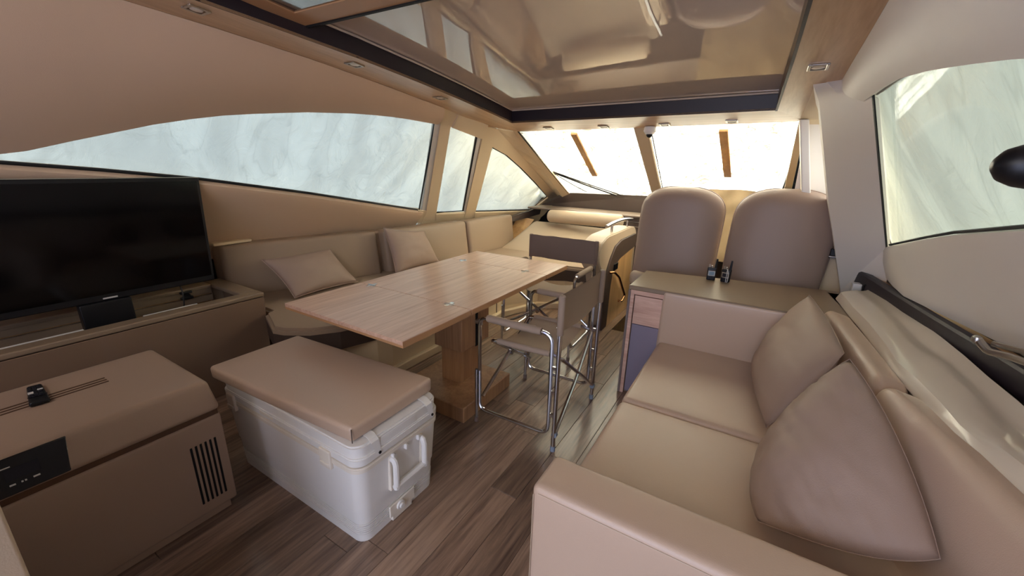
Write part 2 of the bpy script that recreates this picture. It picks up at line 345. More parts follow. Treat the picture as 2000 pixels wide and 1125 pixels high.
def pillow(c, th, n=26, sag=0.0, seed=0, bend=0.0, pinch=0.07, crease=0.0):
    """c = 4 corners round the pillow; flat seams, puffed middle, pulled-in sides, creases."""
    c = [V(p) for p in c]; nrm = (c[2] - c[0]).cross(c[3] - c[1]).normalized(); vs = []; fs = []
    ctr = sum(c, V()) / 4
    def base(u, v):
        su, sv = 2 * u - 1, 2 * v - 1
        uu = 0.5 + su / 2 * (1 - pinch * (1 - sv * sv)); vv = 0.5 + sv / 2 * (1 - pinch * (1 - su * su))
        p = c[0].lerp(c[1], uu).lerp(c[3].lerp(c[2], uu), vv)
        return p + nrm * bend * (1 - su * su) * 1.0
    N = n + 1
    for s in (1, -1):
        for i in range(N):
            for j in range(N):
                u, v = i / n, j / n; su, sv = 2 * u - 1, 2 * v - 1
                e = max(0, (1 - su ** 2)) ** 0.55 * max(0, (1 - sv ** 2)) ** 0.55
                p = base(u, v)
                w = noise.noise(V((su * 1.6 + seed, sv * 1.6, s * 3))) * 0.16 + noise.noise(V((su * 4 + seed, sv * 1.5 + su, s))) * 0.07 * (1.2 - e)
                rad = math.sin(math.atan2(sv, su) * 9 + seed) * 0.05 * (1 - e)
                cr_ = 0
                if crease:
                    q1 = noise.noise(V((su * .8 + seed, sv * 3.2 + su * 1.2, 4.0))); q2 = noise.noise(V((su * 1.2 - sv, sv * 5.5 + seed, 9.0)))
                    cr_ = -crease * (math.exp(-(q1 / .10) ** 2) + .5 * math.exp(-(q2 / .10) ** 2)) * (.35 + .65 * abs(su)) * min(1, e * 1.4)
                vs.append(p + nrm * s * (th / 2 * e * (1 + w + rad) + cr_))
    for s in (0, 1):
        o = s * N * N
        for i in range(n):
            for j in range(n):
                q = (o + i * N + j, o + (i + 1) * N + j, o + (i + 1) * N + j + 1, o + i * N + j + 1)
                fs.append(q if s == 0 else tuple(reversed(q)))
    bm = bmesh.new(); bv = [bm.verts.new(p) for p in vs]
    for f in fs: bm.faces.new([bv[i] for i in f])
    bmesh.ops.remove_doubles(bm, verts=bm.verts, dist=1e-5)
    g = dump(bm)
    # piping round the seam
    ring = [base(t, 0) for t in [k / 12 for k in range(12)]] + [base(1, t) for t in [k / 12 for k in range(12)]] + [base(1 - t, 1) for t in [k / 12 for k in range(12)]] + [base(0, 1 - t) for t in [k / 12 for k in range(13)]]
    return g, tube(ring, 0.0035 if pinch > 0 else 0.0012, 6)

# ------------------------------------------------------------------ FLOOR
fl = thing('floor', None, None, (0, 0, 0), kind='structure')
part('subfloor', join(box(-3.4, 0.75, -1.9, 3.52, -0.06, -0.012), box(-3.4, -1.07, 3.52, 6.2, -0.06, -0.012), box(-0.62, 0.75, 3.52, 6.2, -0.06, -0.012)), 'void', fl)
PL = {}
def plank(x, y0, y1):
    L = round(y1 - y0, 3)
    if L not in PL:
        g = hexa([(0, 0, -0.012), (0.1375, 0, -0.012), (0.1375, L - .0015, -0.012), (0, L - .0015, -0.012), (0, 0, 0), (0.1375, 0, 0), (0.1375, L - .0015, 0), (0, L - .0015, 0)], 0.0012, 1)
        me = me_from(*g, 'plank'); finish(me, False); me.materials.append(M['plank']); PL[L] = me
    o = bpy.data.objects.new('plank', PL[L]); o.location = (x, y0, 0); o.parent = fl; COL.objects.link(o)
offs = [0.35, 0.95, 0.1, 0.72, 0.5, 1.05, 0.22, 0.83, 0.6, 0.02]
xs = [-0.72 + 0.139 * k for k in range(-17, 9)]
for k, x in enumerate(xs):
    y = -1.7 + offs[(k * 3) % 10] - 1.2
    end = 3.52 if x > -1.12 else 4.6
    while y < end:
        y0, y1 = max(y, -1.7), min(y + 1.2, end)
        if k == 17: pass
        if y1 - y0 > 0.04 and not (x > 0.1): plank(x, y0, y1)
        y += 1.2
# stairwell going down beside the settee end
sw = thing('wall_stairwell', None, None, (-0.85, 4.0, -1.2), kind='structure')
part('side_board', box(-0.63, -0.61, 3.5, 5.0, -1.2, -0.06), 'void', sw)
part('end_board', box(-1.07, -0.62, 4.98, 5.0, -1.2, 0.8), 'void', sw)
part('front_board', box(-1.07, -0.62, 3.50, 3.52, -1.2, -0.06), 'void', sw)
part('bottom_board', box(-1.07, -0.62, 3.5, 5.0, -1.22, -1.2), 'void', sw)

# ------------------------------------------------------------------ CEILING
def cz(y, h=0.0): return 2.105 - 0.1 * y + h
def cp(x, y, h=0.0): return V((x, y, cz(y, h)))
outL = [(-2.40, -1.9), (-2.30, 0.0), (-2.27, 0.78), (-2.21, 1.07), (-2.16, 1.5), (-2.155, 2.0), (-2.18, 2.57), (-2.21, 2.78), (-2.25, 3.25), (-2.09, 3.54)]
holL = [(-1.99, -1.4), (-1.98, 0.0), (-1.965, 0.9), (-1.93, 1.15), (-1.885, 1.56), (-1.872, 2.0), (-1.88, 2.4), (-1.90, 2.8), (-1.93, 3.16), (-1.93, 3.16)]
ce = thing('ceiling', None, None, (-1, 1, 2.2), kind='structure')
part('roof_board', prism([cp(-2.55, -1.9, .16), cp(0.45, -1.9, .16), cp(0.45, 3.4, .16), cp(-2.3, 3.6, .16)], (0, 0, 0.03)), 'void', ce)
part('wood_panel', strip([(cp(*a), cp(*b)) for a, b in zip(outL, holL)], (0, 0, .012)), 'oak', ce, smooth=False)
part('wood_panel', strip([(cp(-2.09, 3.54), cp(-1.93, 3.16)), (cp(-0.99, 3.48), cp(-0.95, 3.10)), (cp(0.11, 3.38), cp(-0.02, 3.04)), (cp(.12, 3.3), cp(-.02, 3.04))], (0, 0, .012)), 'oak_x', ce, smooth=False)
part('wood_panel', strip([(cp(-0.02, 3.04), cp(0.12, 3.34)), (cp(0.0, 2.56), cp(0.12, 2.56)), (cp(0.0, 2.5), cp(.215, 2.5)), (cp(0.01, 2.11), cp(0.215, 2.11)), (cp(0.02, 1.65), cp(0.212, 1.65)), (cp(0.04, -1.4), cp(0.24, -1.4)), (cp(.04, -1.9), cp(.24, -1.9))], (0, 0, .012)), 'oak', ce, smooth=False)
part('wood_panel', strip([(cp(-2.40, -1.9), cp(-1.99, -1.4)), (cp(.24, -1.9), cp(.04, -1.4))], (0, 0, .012)), 'oak_x', ce, smooth=False)
# roof opening: dark fascia
hol = [V((a, b, 0)) for a, b in holL[:-1]] + [V((-0.95, 3.10, 0)), V((-0.02, 3.04, 0))]
fs_rows = [(cp(p.x, p.y, -0.001), cp(p.x, p.y, .15)) for p in hol]
so_ = thing('trim_1', None, None, (-1, 1, 2.2), kind='structure')
part('fascia', strip(fs_rows, (-.002, .004, 0)), 'dark', so_, smooth=False)
part('side_rim', strip([(cp(x, y, -.004), cp(x - .012, y, .15)) for x, y in ((-0.02, 3.04), (0.01, 2.11), (0.02, 1.65), (0.04, -1.4))], (.004, 0, 0)), 'darkrim', so_, smooth=False)
part('edge_strip', strip([(cp(x - .006, y, -.006), cp(x + .006, y, -.006)) for x, y in ((-0.02, 3.04), (0.01, 2.11), (0.02, 1.65), (0.04, -1.4))], (0, 0, .006)), 'dark', so_, smooth=False)
part('fascia_bead', tube([cp(p.x + .012, p.y - (.012 if i >= len(hol) - 3 else 0), .094) for i, p in enumerate(hol)], 0.006, 8), 'roofgloss', so_)
# big glossy sliding roof panel
def rp(u, v):
    x = -1.92 + 1.92 * u; y = 1.0 + 2.14 * v
    return cp(x, y, .100 + 0.006 * math.sin(u * 5 + v * 3) * 0 )
tag(part('ceiling_panel', strip([[cp(-1.99 + 2.02 * i / 12, 1.0 + 2.2 * j / 12, .100 + .02 * math.sin(math.pi * i / 12) * math.sin(math.pi * j / 12)) for i in range(13)] for j in range(13)], (0, 0, .02)), 'roofgloss', None), 'large mirror-gloss tan roof panel reflecting the windows', 'ceiling panel', kind=None)
# aft sliding panel, lower, framed
ap = thing('sliding_roof_panel', 'tan framed sliding roof panel with dark gloss centre, at the top edge left of the big gloss panel', 'ceiling panel', cp(-1, .2, .06))
F = lambda x, y, h=.055: cp(x, y, h)
part('frame_rail', strip([(F(-1.93, 1.31), F(-1.83, 1.21)), (F(.0, 1.33), F(-.10, 1.23))], (0, 0, .03)), 'table_edge', ap, smooth=False)
part('frame_rail', strip([(F(-1.93, 1.31), F(-1.83, 1.21)), (F(-1.96, -1.3), F(-1.86, -1.2))], (0, 0, .03)), 'table_edge', ap, smooth=False)
part('frame_rail', strip([(F(0.0, 1.33), F(-.1, 1.23)), (F(.02, -1.3), F(-.08, -1.2))], (0, 0, .03)), 'table_edge', ap, smooth=False)
part('gloss_centre', strip([(F(-1.85, 1.23, .06), F(-.08, 1.25, .06)), (F(-1.88, -1.25, .06), F(-.05, -1.25, .06))], (0, 0, .02)), 'roofdark', ap, smooth=False)
part('front_edge_strip', box(-1.93, 0.0, 1.315, 1.33, cz(1.32, .05), cz(1.32, .075)), 'gasket', ap)
# downlights
SP = [((-2.06, .94), 'square downlight in the left wood panel, nearest the camera and with a bright chrome edge'),
      ((-1.99, 1.63), 'square downlight second from the camera in the left wood panel'),
      ((-1.99, 2.32), 'square downlight in the left wood panel, near the window pillar'),
      ((-1.70, 3.40), 'leftmost downlight in the wood strip over the windshield'),
      ((-1.20, 3.39), 'downlight over the windshield, just left of the white dome camera'),
      ((-0.72, 3.37), 'downlight over the windshield, just right of the white dome camera'),
      ((-0.27, 3.31), 'rightmost downlight in the wood strip over the windshield'),
      ((0.105, 2.28), 'square chrome downlight in the right wood panel near the white pillar')]
sl = math.atan(-0.1)
for (x, y), lb in SP:
    t = thing('downlight', lb, 'ceiling light', cp(x, y), group='ceiling downlights'); t.rotation_euler.x = sl
    bz = box(-.036, .036, -.036, .036, -.006, .004, .002, 1)
    hole = lathe([(.030, -.0065), (.0295, -.002), (.026, .0)], 24)
    part('bezel', join(box(-.038, -.026, -.038, .038, -.007, 0, .002, 1), box(.026, .038, -.038, .038, -.007, 0, .002, 1), box(-.026, .026, -.038, -.026, -.007, 0, .002, 1), box(-.026, .026, .026, .038, -.007, 0, .002, 1)), 'steel', t, local=True)
    part('lens', lathe([(.024, -.001), (.022, -.005), (.012, -.0065), (.001, -.007)], 24), 'lens', t, local=True)

# ------------------------------------------------------------------ LEFT WALL (one leaning plane Q)
QA, QB, QC = V((-3.42, .5, .9)), V((-3.0, 3.05, .9)), V((-2.22, 3.1, 1.8))
QN = (QB - QA).cross(QC - QA).normalized()
if QN.x < 0: QN = -QN           # towards the room
def qx(y, z): return QA.x - ((y - QA.y) * QN.y + (z - QA.z) * QN.z) / QN.x
def Qp(y, z, d=0.0): return V((qx(y, z), y, z)) + QN * d
w1t = [(.45, 1.43), (.57, 1.475), (.70, 1.52), (.85, 1.57), (1.0, 1.62), (1.21, 1.67), (1.40, 1.70), (1.67, 1.735), (2.0, 1.76), (2.31, 1.765), (2.63, 1.75)]
w1t = [(-.9, .80)] + [(-0.1, 1.19)] + w1t
w1b = [(.45, 1.38), (.77, 1.35), (1.20, 1.30), (1.88, 1.19), (3.07, .97)]
w1b = [(-.9, 1.46), (-.1, 1.42)] + w1b
def interp(pl, y):
    for (a, b), (c, d) in zip(pl, pl[1:]):
        if a <= y <= c: return b + (d - b) * (y - a) / (c - a)
    return pl[0][1] if y < pl[0][0] else pl[-1][1]
w1t = [(-1.9, 1.19), (-.3, 1.22), (0.1, 1.31)] + w1t[2:]
w1t[0] = (-1.9, 1.43); w1t[1] = (-.3, 1.43); w1t[2] = (0.2, 1.425)
w1b = [(-1.9, 1.425), (0.2, 1.40)] + w1b[2:]
wl = thing('wall_left', None, None, (-3.0, 1.5, 0), kind='structure')
rows = []
for k in range(31):
    y = -1.9 + (3.12 + 1.9) * k / 30
    zt = interp(w1b, y) - .004
    rows.append([Qp(y, .5), Qp(y, zt - .10, .004), Qp(y, zt - .03, .012), Qp(y, zt - .006, .004), Qp(y, zt, -.02)])
part('lower_panel', strip(rows, -QN * .03), 'cove', wl)
part('lower_panel', strip([[Qp(3.18, .5), Qp(3.18, .86)], [Qp(3.8, .5), Qp(3.8, .81)], [Qp(4.0, .5), Qp(4.0, .80)], [Qp(5.5, .45), Qp(5.5, .69)]], -QN * .03), 'cream', wl, smooth=False)
# cove between window head and ceiling
cv = []
woodedge = [(-1.9, -2.40), (0.0, -2.30), (.78, -2.27), (1.07, -2.21), (1.5, -2.16), (2.0, -2.155), (2.57, -2.18)]
for k in range(33):
    s = k / 32; y0 = -1.9 + (2.63 + 1.9) * s
    x0 = interp(woodedge, min(y0 * 0.985, 2.57))
    y1 = y0 + .04 * s
    top = V((x0, y0 * .985, cz(y0 * .985) - .002)); bot = Qp(y1, interp(w1t, y1), .012)
    n = 8; row = []
    for j in range(n + 1):
        t = j / n; p = top.lerp(bot, t) + QN * .03 * math.sin(math.pi * t); row.append(p)
    row.append(Qp(y1, interp(w1t, y1), -.03))
    cv.append(row)
tag(part('wall_cove_left', strip(cv, -QN * .02), 'cove', None), kind='structure')
# pillars on Q
pl_ = thing('wall_window_pillars', None, None, (-2.9, 3.2, 0), kind='structure')
def quadQ(pts, th=.03, d=0.0): return prism([Qp(y, z, d) for y, z in pts], -QN * th)
part('pillar', quadQ([(2.655, 1.87), (2.86, 1.83), (2.83, 1.73), (3.31, .93), (3.37, .85), (3.18, .86), (3.16, .96), (2.71, 1.75), (2.70, 1.76)], .035), 'cream', pl_, smooth=False)
part('reveal', quadQ([(3.05, .98), (3.17, .97), (3.20, .84), (3.08, .84)], .03, -.002), 'cream', pl_, smooth=False)
part('reveal', quadQ([(2.66, 1.75), (2.71, 1.75), (3.165, .96), (3.10, .965)], .04, -.01), 'reveal', pl_, smooth=False)
part('header', quadQ([(2.82, 1.84), (3.21, 1.79), (3.26, 1.675), (3.21, 1.68), (2.86, 1.735), (2.83, 1.74)], .03, .015), 'cream', pl_, smooth=False)
part('sill', quadQ([(3.31, .925), (3.74, .905), (3.80, .81), (3.37, .85)], .03, .004), 'cream', pl_, smooth=False)
part('pillar', quadQ([(3.22, 1.77), (3.37, 1.76), (3.46, 1.61), (3.91, .90), (3.98, .80), (3.80, .81), (3.75, .91), (3.26, 1.67)], .035), 'cream', pl_, smooth=False)
part('reveal', quadQ([(3.20, 1.68), (3.25, 1.67), (3.76, .91), (3.72, .92)], .04, -.01), 'reveal', pl_, smooth=False)
part('header', quadQ([(3.37, 1.76), (5.46, 1.01), (5.17, 1.03), (4.65, 1.23), (4.12, 1.42), (3.75, 1.54), (3.45, 1.61)], .035), 'cream', pl_, smooth=False)
part('sill', quadQ([(3.90, .90), (5.02, .84), (5.17, 1.03), (5.46, 1.01), (5.53, .89), (5.41, .69), (3.98, .80)], .035, .004), 'cream', pl_, smooth=False)
# A-pillar: crease on Q to windshield edge
c0 = [Qp(3.37, 1.76), Qp(5.46, 1.01)]; c1 = [V((-2.17, 3.56, 1.755)), V((-2.22, 5.02, 1.075))]; c2 = [V((-2.09, 3.54, 1.75)), V((-2.15, 5.0, 1.11))]
c1 = [V((-2.165, 3.58, 1.755)), V((-2.27, 5.06, 1.06))]
part('front_pillar', strip([[a.lerp(b, t / 6) for a, b in (c0, c1, c2)] for t in range(7)], (-.02, .02, .03)), 'cream', pl_, smooth=False)
# windows
def window(n, poly, gask, name):
    w = thing(f'window_{n}', None, None, (-2.7, 2, .9), kind='structure')
    part('pane', prism([Qp(y, z, -.03) for y, z in poly], -QN * .006), 'glass', w, smooth=False)
    part('gasket', tube([Qp(y, z, -.022) for y, z in gask], .009, 6), 'gasket', w)
    return w
window(1, [(a, b + .02) for a, b in w1t] + [(2.72, 1.75), (3.11, .95)] + [(a, b - .02) for a, b in reversed(w1b)], [(a, b + .004) for a, b in w1b] + [(2.66, 1.76)], '')
window(2, [(2.80, 1.78), (3.24, 1.72), (3.75, .90), (3.28, .91)], [(3.31, .93), (3.71, .92), (3.19, 1.685), (2.86, 1.735)], '')
window(3, [(3.40, 1.66), (4.1, 1.47), (5.22, 1.04), (5.04, .80), (3.85, .88)], [(3.9, .90), (5.02, .845), (5.17, 1.03), (4.65, 1.225), (4.12, 1.415), (3.75, 1.535), (3.46, 1.60)], '')
# little moulded ledge beside the tv
tag(part('trim_2', softbox(-3.36, -3.22, 1.32, 1.58, .845, .868, .01), 'cream', None), kind='structure')
# cover cloth outside the left windows
def cov_left(u, v):
    y = -2.2 + 8.4 * u; z = .45 + 1.75 * v
    d = .10 + .05 * noise.noise(V((y * 1.1, z * .7, 0))) + .022 * noise.noise(V((y * 5 + z * 3.0, z * 1.2, 2))) + .014 * math.sin((y * 7 + z * 9)) * noise.noise(V((y, z, 5))) + .012 * noise.noise(V((y * 14, z * 4, 7)))
    return Qp(y, z, -d - .05)
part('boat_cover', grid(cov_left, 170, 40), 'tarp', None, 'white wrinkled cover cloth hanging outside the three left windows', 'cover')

# ------------------------------------------------------------------ WINDSHIELD
wsA, wsB = V((0, 3.52, 1.76)), V((0, 5.02, 1.10))
def wp(x, t, d=0.0): return V((x, wsA.y + (wsB.y - wsA.y) * t + d * .4, wsA.z + (wsB.z - wsA.z) * t + d * .9))
w4 = thing('window_4', None, None, (-1, 4.3, 1.1), kind='structure')
part('pane', prism([wp(-2.12, -.02, .02), wp(-.92, -.02, .02), wp(-1.02, 1.05, .02), wp(-2.20, 1.05, .02)], (0, .003, .006)), 'glass', w4, smooth=False)
part('pane', prism([wp(-.92, -.02, .02), wp(.25, -.02, .02), wp(.3, 1.05, .02), wp(-1.02, 1.05, .02)], (0, .003, .006)), 'glass', w4, smooth=False)
part('mullion', soft([wp(-1.09, 1.04, -.02), wp(-.98, 1.04, -.02), wp(-.87, -.02, -.02), wp(-.985, -.02, -.02), wp(-1.09, 1.04, .02), wp(-.98, 1.04, .02), wp(-.87, -.02, .02), wp(-.985, -.02, .02)], .012), 'leather_cream', w4)
part('gasket', tube([wp(-2.09, 0, .005), wp(-2.17, 1.0, .005)], .008, 6), 'gasket', w4)
part('gasket', tube([wp(-.86, 0, .01), wp(-.965, 1.0, .01)], .005, 6), 'gasket', w4)
rc = thing('wall_front_right', None, None, (.3, 3.4, .6), kind='structure')
part('front_pillar', strip([[V((.115, 3.37, 1.765)), V((.22, 3.33, 1.78))], [V((.17, 5.0, 1.10)), V((.42, 5.0, 1.05))]], (.0, .03, .03)), 'cream', rc, smooth=False)
part('recess_board', strip([[V((.16, 3.40, 1.90)), V((.36, 3.40, 1.90))], [V((.20, 3.42, .5)), V((.66, 3.42, .5))]], (0, .02, 0)), 'white_panel', rc, smooth=False)
part('door_jamb', softbox(.115, .165, 3.30, 3.41, 1.30, 1.772, .008, fn=lambda w, t: w + V(((1 - t[2]) * .10, 0, 0))), 'white_panel', rc)
part('side_board', strip([[V((.3, 3.42, 1.5)), V((.35, 5.2, 1.3))], [V((.55, 3.42, .3)), V((.60, 5.2, .3))]], (.02, 0, 0)), 'cream', rc, smooth=False)
part('head_board', strip([[cp(.118, 2.56, .002), cp(.50, 2.56, .002)], [cp(.118, 3.42, .002), cp(.42, 3.42, .002)]], (0, 0, .02)), 'cream', rc, smooth=False)
part('lower_board', box(.35, .9, 3.40, 3.42, 0, .9), 'cream', rc)
def cov_front(u, v):
    x = -3.15 + 4.65 * u; t = -.35 + 2.3 * v  # spread past the windshield, out of view, to keep sun off the side covers
    d = .10 + .05 * noise.noise(V((x * 1.3, t * 2, 3))) + .02 * noise.noise(V((x * 5, t * 7, 1))) + .10 * math.exp(-((x + .98) / .15) ** 2)
    return wp(x, t, d)
part('windshield_cover', grid(cov_front, 130, 60), 'tarp_front', None, 'sunlit cream cover cloth with brown stains over the windshield', 'cover')
for (x0, t0, x1, t1, lb) in ((-1.60, .12, -1.68, .70, 'wooden batten leaning across the left windshield pane under the cover'), (-.35, .11, -.32, .64, 'wooden batten standing across the right windshield pane under the cover')):
    a, b = wp(x0, t0, .055), wp(x1, t1, .055); dx = V((.032, 0, 0))
    part('batten', hexa([a - dx, a + dx, b + dx, b - dx] + [p + V((0, .01, .02)) for p in (a - dx, a + dx, b + dx, b - dx)], .003, 1), 'batten', None, lb, 'batten', group='cover battens', smooth=False)
for pts, lb in (([wp(-2.17, .62, .035), wp(-1.85, .84, .035), wp(-1.55, 1.02, .035)], 'thin wiper arm low in the left windshield corner'),
                ([wp(.16, .15, .035), wp(.155, .5, .035), wp(.145, .80, .035)], 'black wiper blade at the right end of the windshield')):
    t = thing('windshield_wiper', lb, 'wiper', pts[0])
    part('arm', tube(pts, .010, 6), 'black', t)
    if pts[0].x < -1:
        part('arm', tube([pts[0], wp(-2.02, .86, .035), wp(-1.92, .98, .035)], .006, 6), 'black', t)
        part('blade', tube([pts[0] + V((.02, 0, .005)), wp(-1.80, .84, .04), wp(-1.48, 1.02, .04)], .007, 6), 'black', t)
    else:
        part('blade', tube([pts[2], wp(-.05, .93, .035), wp(-.28, 1.03, .035)], .007, 6), 'black', t)
        part('blade', tube([pts[2] + V((0, .02, -.03)), wp(-.05, .97, .035), wp(-.2, 1.03, .035)], .003, 6), 'black', t)

# ------------------------------------------------------------------ RIGHT WALL
RA, RB, RC = V((.21, 2.5, 1.86)), V((.22, 1.0, 2.0)), V((.68, 3.0, 1.0))
RN = (RB - RA).cross(RC - RA).normalized()
if RN.x > 0: RN = -RN
def Rp(y, z, d=0.0): return V((RA.x - ((y - RA.y) * RN.y + (z - RA.z) * RN.z) / RN.x, y, z)) + RN * d
r_t = [(-1.9, 1.50), (-.2, 1.50), (.5, 1.56), (1.0, 1.64), (1.27, 1.69), (1.56, 1.73), (1.79, 1.75), (1.97, 1.75), (2.21, 1.74)]
r_b = [(-1.9, 1.50), (.6, 1.44), (1.0, 1.39), (1.58, 1.32), (2.07, 1.245), (2.37, 1.19), (3.04, 1.06)]
rcv = []
for k in range(33):
    s = k / 32; yt = -1.9 + 4.4 * s; yb = yt * (1 if yt < 1 else 1 - .12 * (yt - 1) / 1.5 * 1.0)
    yb = min(yb, 2.21)
    top = cp(.213 if yt > 1.2 else .24 - .027 * max(0, yt + 1.9) / 3.1, yt, -.002); bot = Rp(yb + .08 * s, interp(r_t, yb), .012)
    row = [top.lerp(bot, j / 8) + RN * .025 * math.sin(math.pi * j / 8) for j in range(9)] + [Rp(yb + .08 * s, interp(r_t, yb), -.03)]
    rcv.append(row)
tag(part('wall_cove_right', strip(rcv, -RN * .02), 'white_panel', None), kind='structure')
w5 = thing('window_5', None, None, (.6, 2, 1.0), kind='structure')
part('pane', prism([Rp(y, z + .02, -.03) for y, z in r_t] + [Rp(3.08, 1.03, -.03)] + [Rp(y, z - .02, -.03) for y, z in reversed(r_b[:-1])], -RN * .006), 'glass', w5, smooth=False)
part('gasket', strip([[Rp(2.185, 1.745, .002), Rp(2.205, 1.742, .002)], [Rp(3.02, 1.058, .002), Rp(3.04, 1.055, .002)]], -RN * .006), 'gasket', w5)
part('gasket', tube([Rp(y, z + .008, -.02) for y, z in r_t[4:]], .012, 6), 'darkrim', w5)
part('gasket', tube([Rp(y, z + .004, -.02) for y, z in r_b], .006, 6), 'gasket', w5)
# white pillar beside the window
wr = thing('wall_right', None, None, (.7, 1.5, 0), kind='structure')
L0 = [V((.11, 2.54, 1.852)), V((.16, 2.70, 1.79)), V((.33, 3.0, 1.29)), V((.54, 3.3, .72)), V((.62, 3.4, .3))]
R0 = [V((.213, 2.5, 1.857)), V((.30, 2.22, 1.74)), V((.48, 2.64, 1.40)), V((.65, 3.04, 1.055)), V((.80, 3.2, .3))]
R0 = [V((.213, 2.5, 1.857)), Rp(2.205, 1.742), Rp(2.62, 1.40), Rp(3.04, 1.055), V((.80, 2.95, .5))]
def res(pl, n):
    out = []
    for k in range(n + 1):
        f = k / n * (len(pl) - 1); i = min(int(f), len(pl) - 2); out.append(pl[i].lerp(pl[i + 1], f - i))
    return out
part('pillar', strip([[a, a.lerp(b, .5), b] for a, b in zip(res(L0, 16), res(R0, 16))], (.03, .06, 0)), 'white_panel', wr)
part('pillar_edge', strip([[a, a + V((.02, .3, 0))] for a in res(L0, 16)], (.02, 0, 0)), 'white_panel', wr)
rows = []
for k in range(25):
    y = -1.9 + 4.93 * k / 24; z = interp(r_b, y); b = V((.60 + .24 * (2.9 - y) / .94 if y > 1.96 else .84 + .05 * (1.96 - y), y, .885))
    b.x = min(b.x, .9); t = Rp(y, z, .0)
    b.x = max(b.x, t.x + .04)
    rows.append([Rp(y, z - .004, -.03), t, t.lerp(b, .12) + V((-.012, 0, 0)), t.lerp(b, .5) + V((-.014, 0, 0)), b])
part('lower_panel', strip(rows, (.03, 0, 0)), 'white_panel', wr)
part('wall_base', strip([[V((.93, -1.9, .9)), V((.93, -1.9, 0))], [V((.86, 2.0, .9)), V((.86, 2.0, 0))], [V((.68, 3.0, .9)), V((.8, 3.4, 0))]], (.03, 0, 0)), 'brown_leather', wr, smooth=False)
edge_r = [(.7, 3.50), (1.01, 3.44), (1.15, 3.38), (1.34, 3.22), (1.51, 3.08), (1.70, 2.90), (1.80, 2.95), (2.1, 3.1)]
def cov_right(u, v):
    z = .75 + 1.3 * v; y = -2.2 + (interp(edge_r, z) + 2.2) * u
    d = .08 + .05 * noise.noise(V((y * 1.2, z, 9))) + .03 * noise.noise(V((y * 3 + z * 2, z * .8, 12))) + .012 * noise.noise(V((y * 11, z * 3, 7)))
    e = max(0, (u - .85) / .15); d = d * (1 - e) + (.08 + .012 * math.sin(e * 10)) * e
    return Rp(y, z, -d - .03)      # the free edge leaves a bright gap at the front of the window
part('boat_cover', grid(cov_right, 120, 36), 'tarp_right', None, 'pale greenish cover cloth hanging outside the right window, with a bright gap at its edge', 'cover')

hb = thing('wall_hull', None, None, (-1, 2, -.1), kind='structure')
part('board', strip([[V((-3.62, -1.9, -.1)), V((-3.62, -1.9, .95))], [V((-3.45, 2.2, -.1)), V((-3.38, 2.2, .85))], [V((-3.2, 5.8, -.1)), V((-3.05, 5.8, .8))]], (-.03, 0, 0)), 'void', hb, smooth=False)
part('board', box(-3.6, 1.1, 5.45, 5.48, -1.2, 1.08), 'void', hb)
part('board', box(1.02, 1.05, -1.9, 5.45, -.1, .95), 'void', hb)
part('board', strip([[Qp(-1.9, .52, -.02), V((-3.62, -1.9, .52))], [Qp(5.5, .5, -.02), V((-3.15, 5.5, .5))]], (0, 0, -.02)), 'void', hb, smooth=False)
part('board', box(-1.62, -1.0, 4.80, 4.83, -1.2, .80), 'void', hb)
part('board', strip([[V((.12, 3.42, 1.90)), V((.36, 3.42, 1.90))], [V((.12, 3.5, 2.05)), V((.36, 2.0, 2.05))]], (0, 0, .02)), 'void', hb, smooth=False)
part('board', box(.16, .38, 3.435, 3.455, .3, 2.0), 'void', hb)
# ------------------------------------------------------------------ AFT END (behind the camera)
wa = thing('wall_aft', None, None, (-1, -1.85, 0), kind='structure')
part('board', box(-3.6, -1.05, -1.92, -1.88, 0, 2.4), 'cream', wa); part('board', box(.35, 1.0, -1.92, -1.88, 0, 2.4), 'cream', wa)
part('board', box(-1.05, .35, -1.92, -1.88, 1.95, 2.4), 'cream', wa)
part('galley_cabinet', softbox(-1.62, -1.03, -1.2, .03, 0, 1.12, .006), 'leather_cream', None, 'cream cabinet end at the very lower left corner, close to the camera', 'cabinet')

# ------------------------------------------------------------------ DASH
da = thing('dashboard', 'dark taupe dashboard with a shelf below the windshield', 'dashboard', (-1.2, 5.1, .3))
part('face', prism([(-2.62, 5.14, .93), (-2.30, 5.10, 1.10), (-2.18, 5.08, 1.115), (-1.2, 5.1, 1.135), (.6, 5.1, 1.135), (.6, 5.1, .93)], (0, .12, 0)), 'dash', da, smooth=False)
part('shelf', softbox(-2.62, .0, 4.74, 5.12, .905, .93, .01), 'dash_top', da)
part('drawer_front', box(-1.62, 0, 4.78, 5.1, .855, .905), 'dash', da); part('drawer_front', box(-1.62, 0, 4.79, 5.1, .80, .848), 'dash', da)
part('drawer_front', box(-1.62, 0, 4.78, 5.1, .60, .793), 'dash', da)
part('light_strip', join(box(-1.62, 0, 4.782, 5.0, .848, .855), box(-1.62, 0, 4.782, 5.0, .793, .80)), 'steel', da)
part('side_trim', prism([(-2.72, 4.45, .74), (-2.62, 5.10, .80), (-2.60, 5.12, .93), (-2.66, 4.9, .86), (-2.74, 4.45, .80)], (-.04, 0, 0)), 'dash', da, smooth=False)

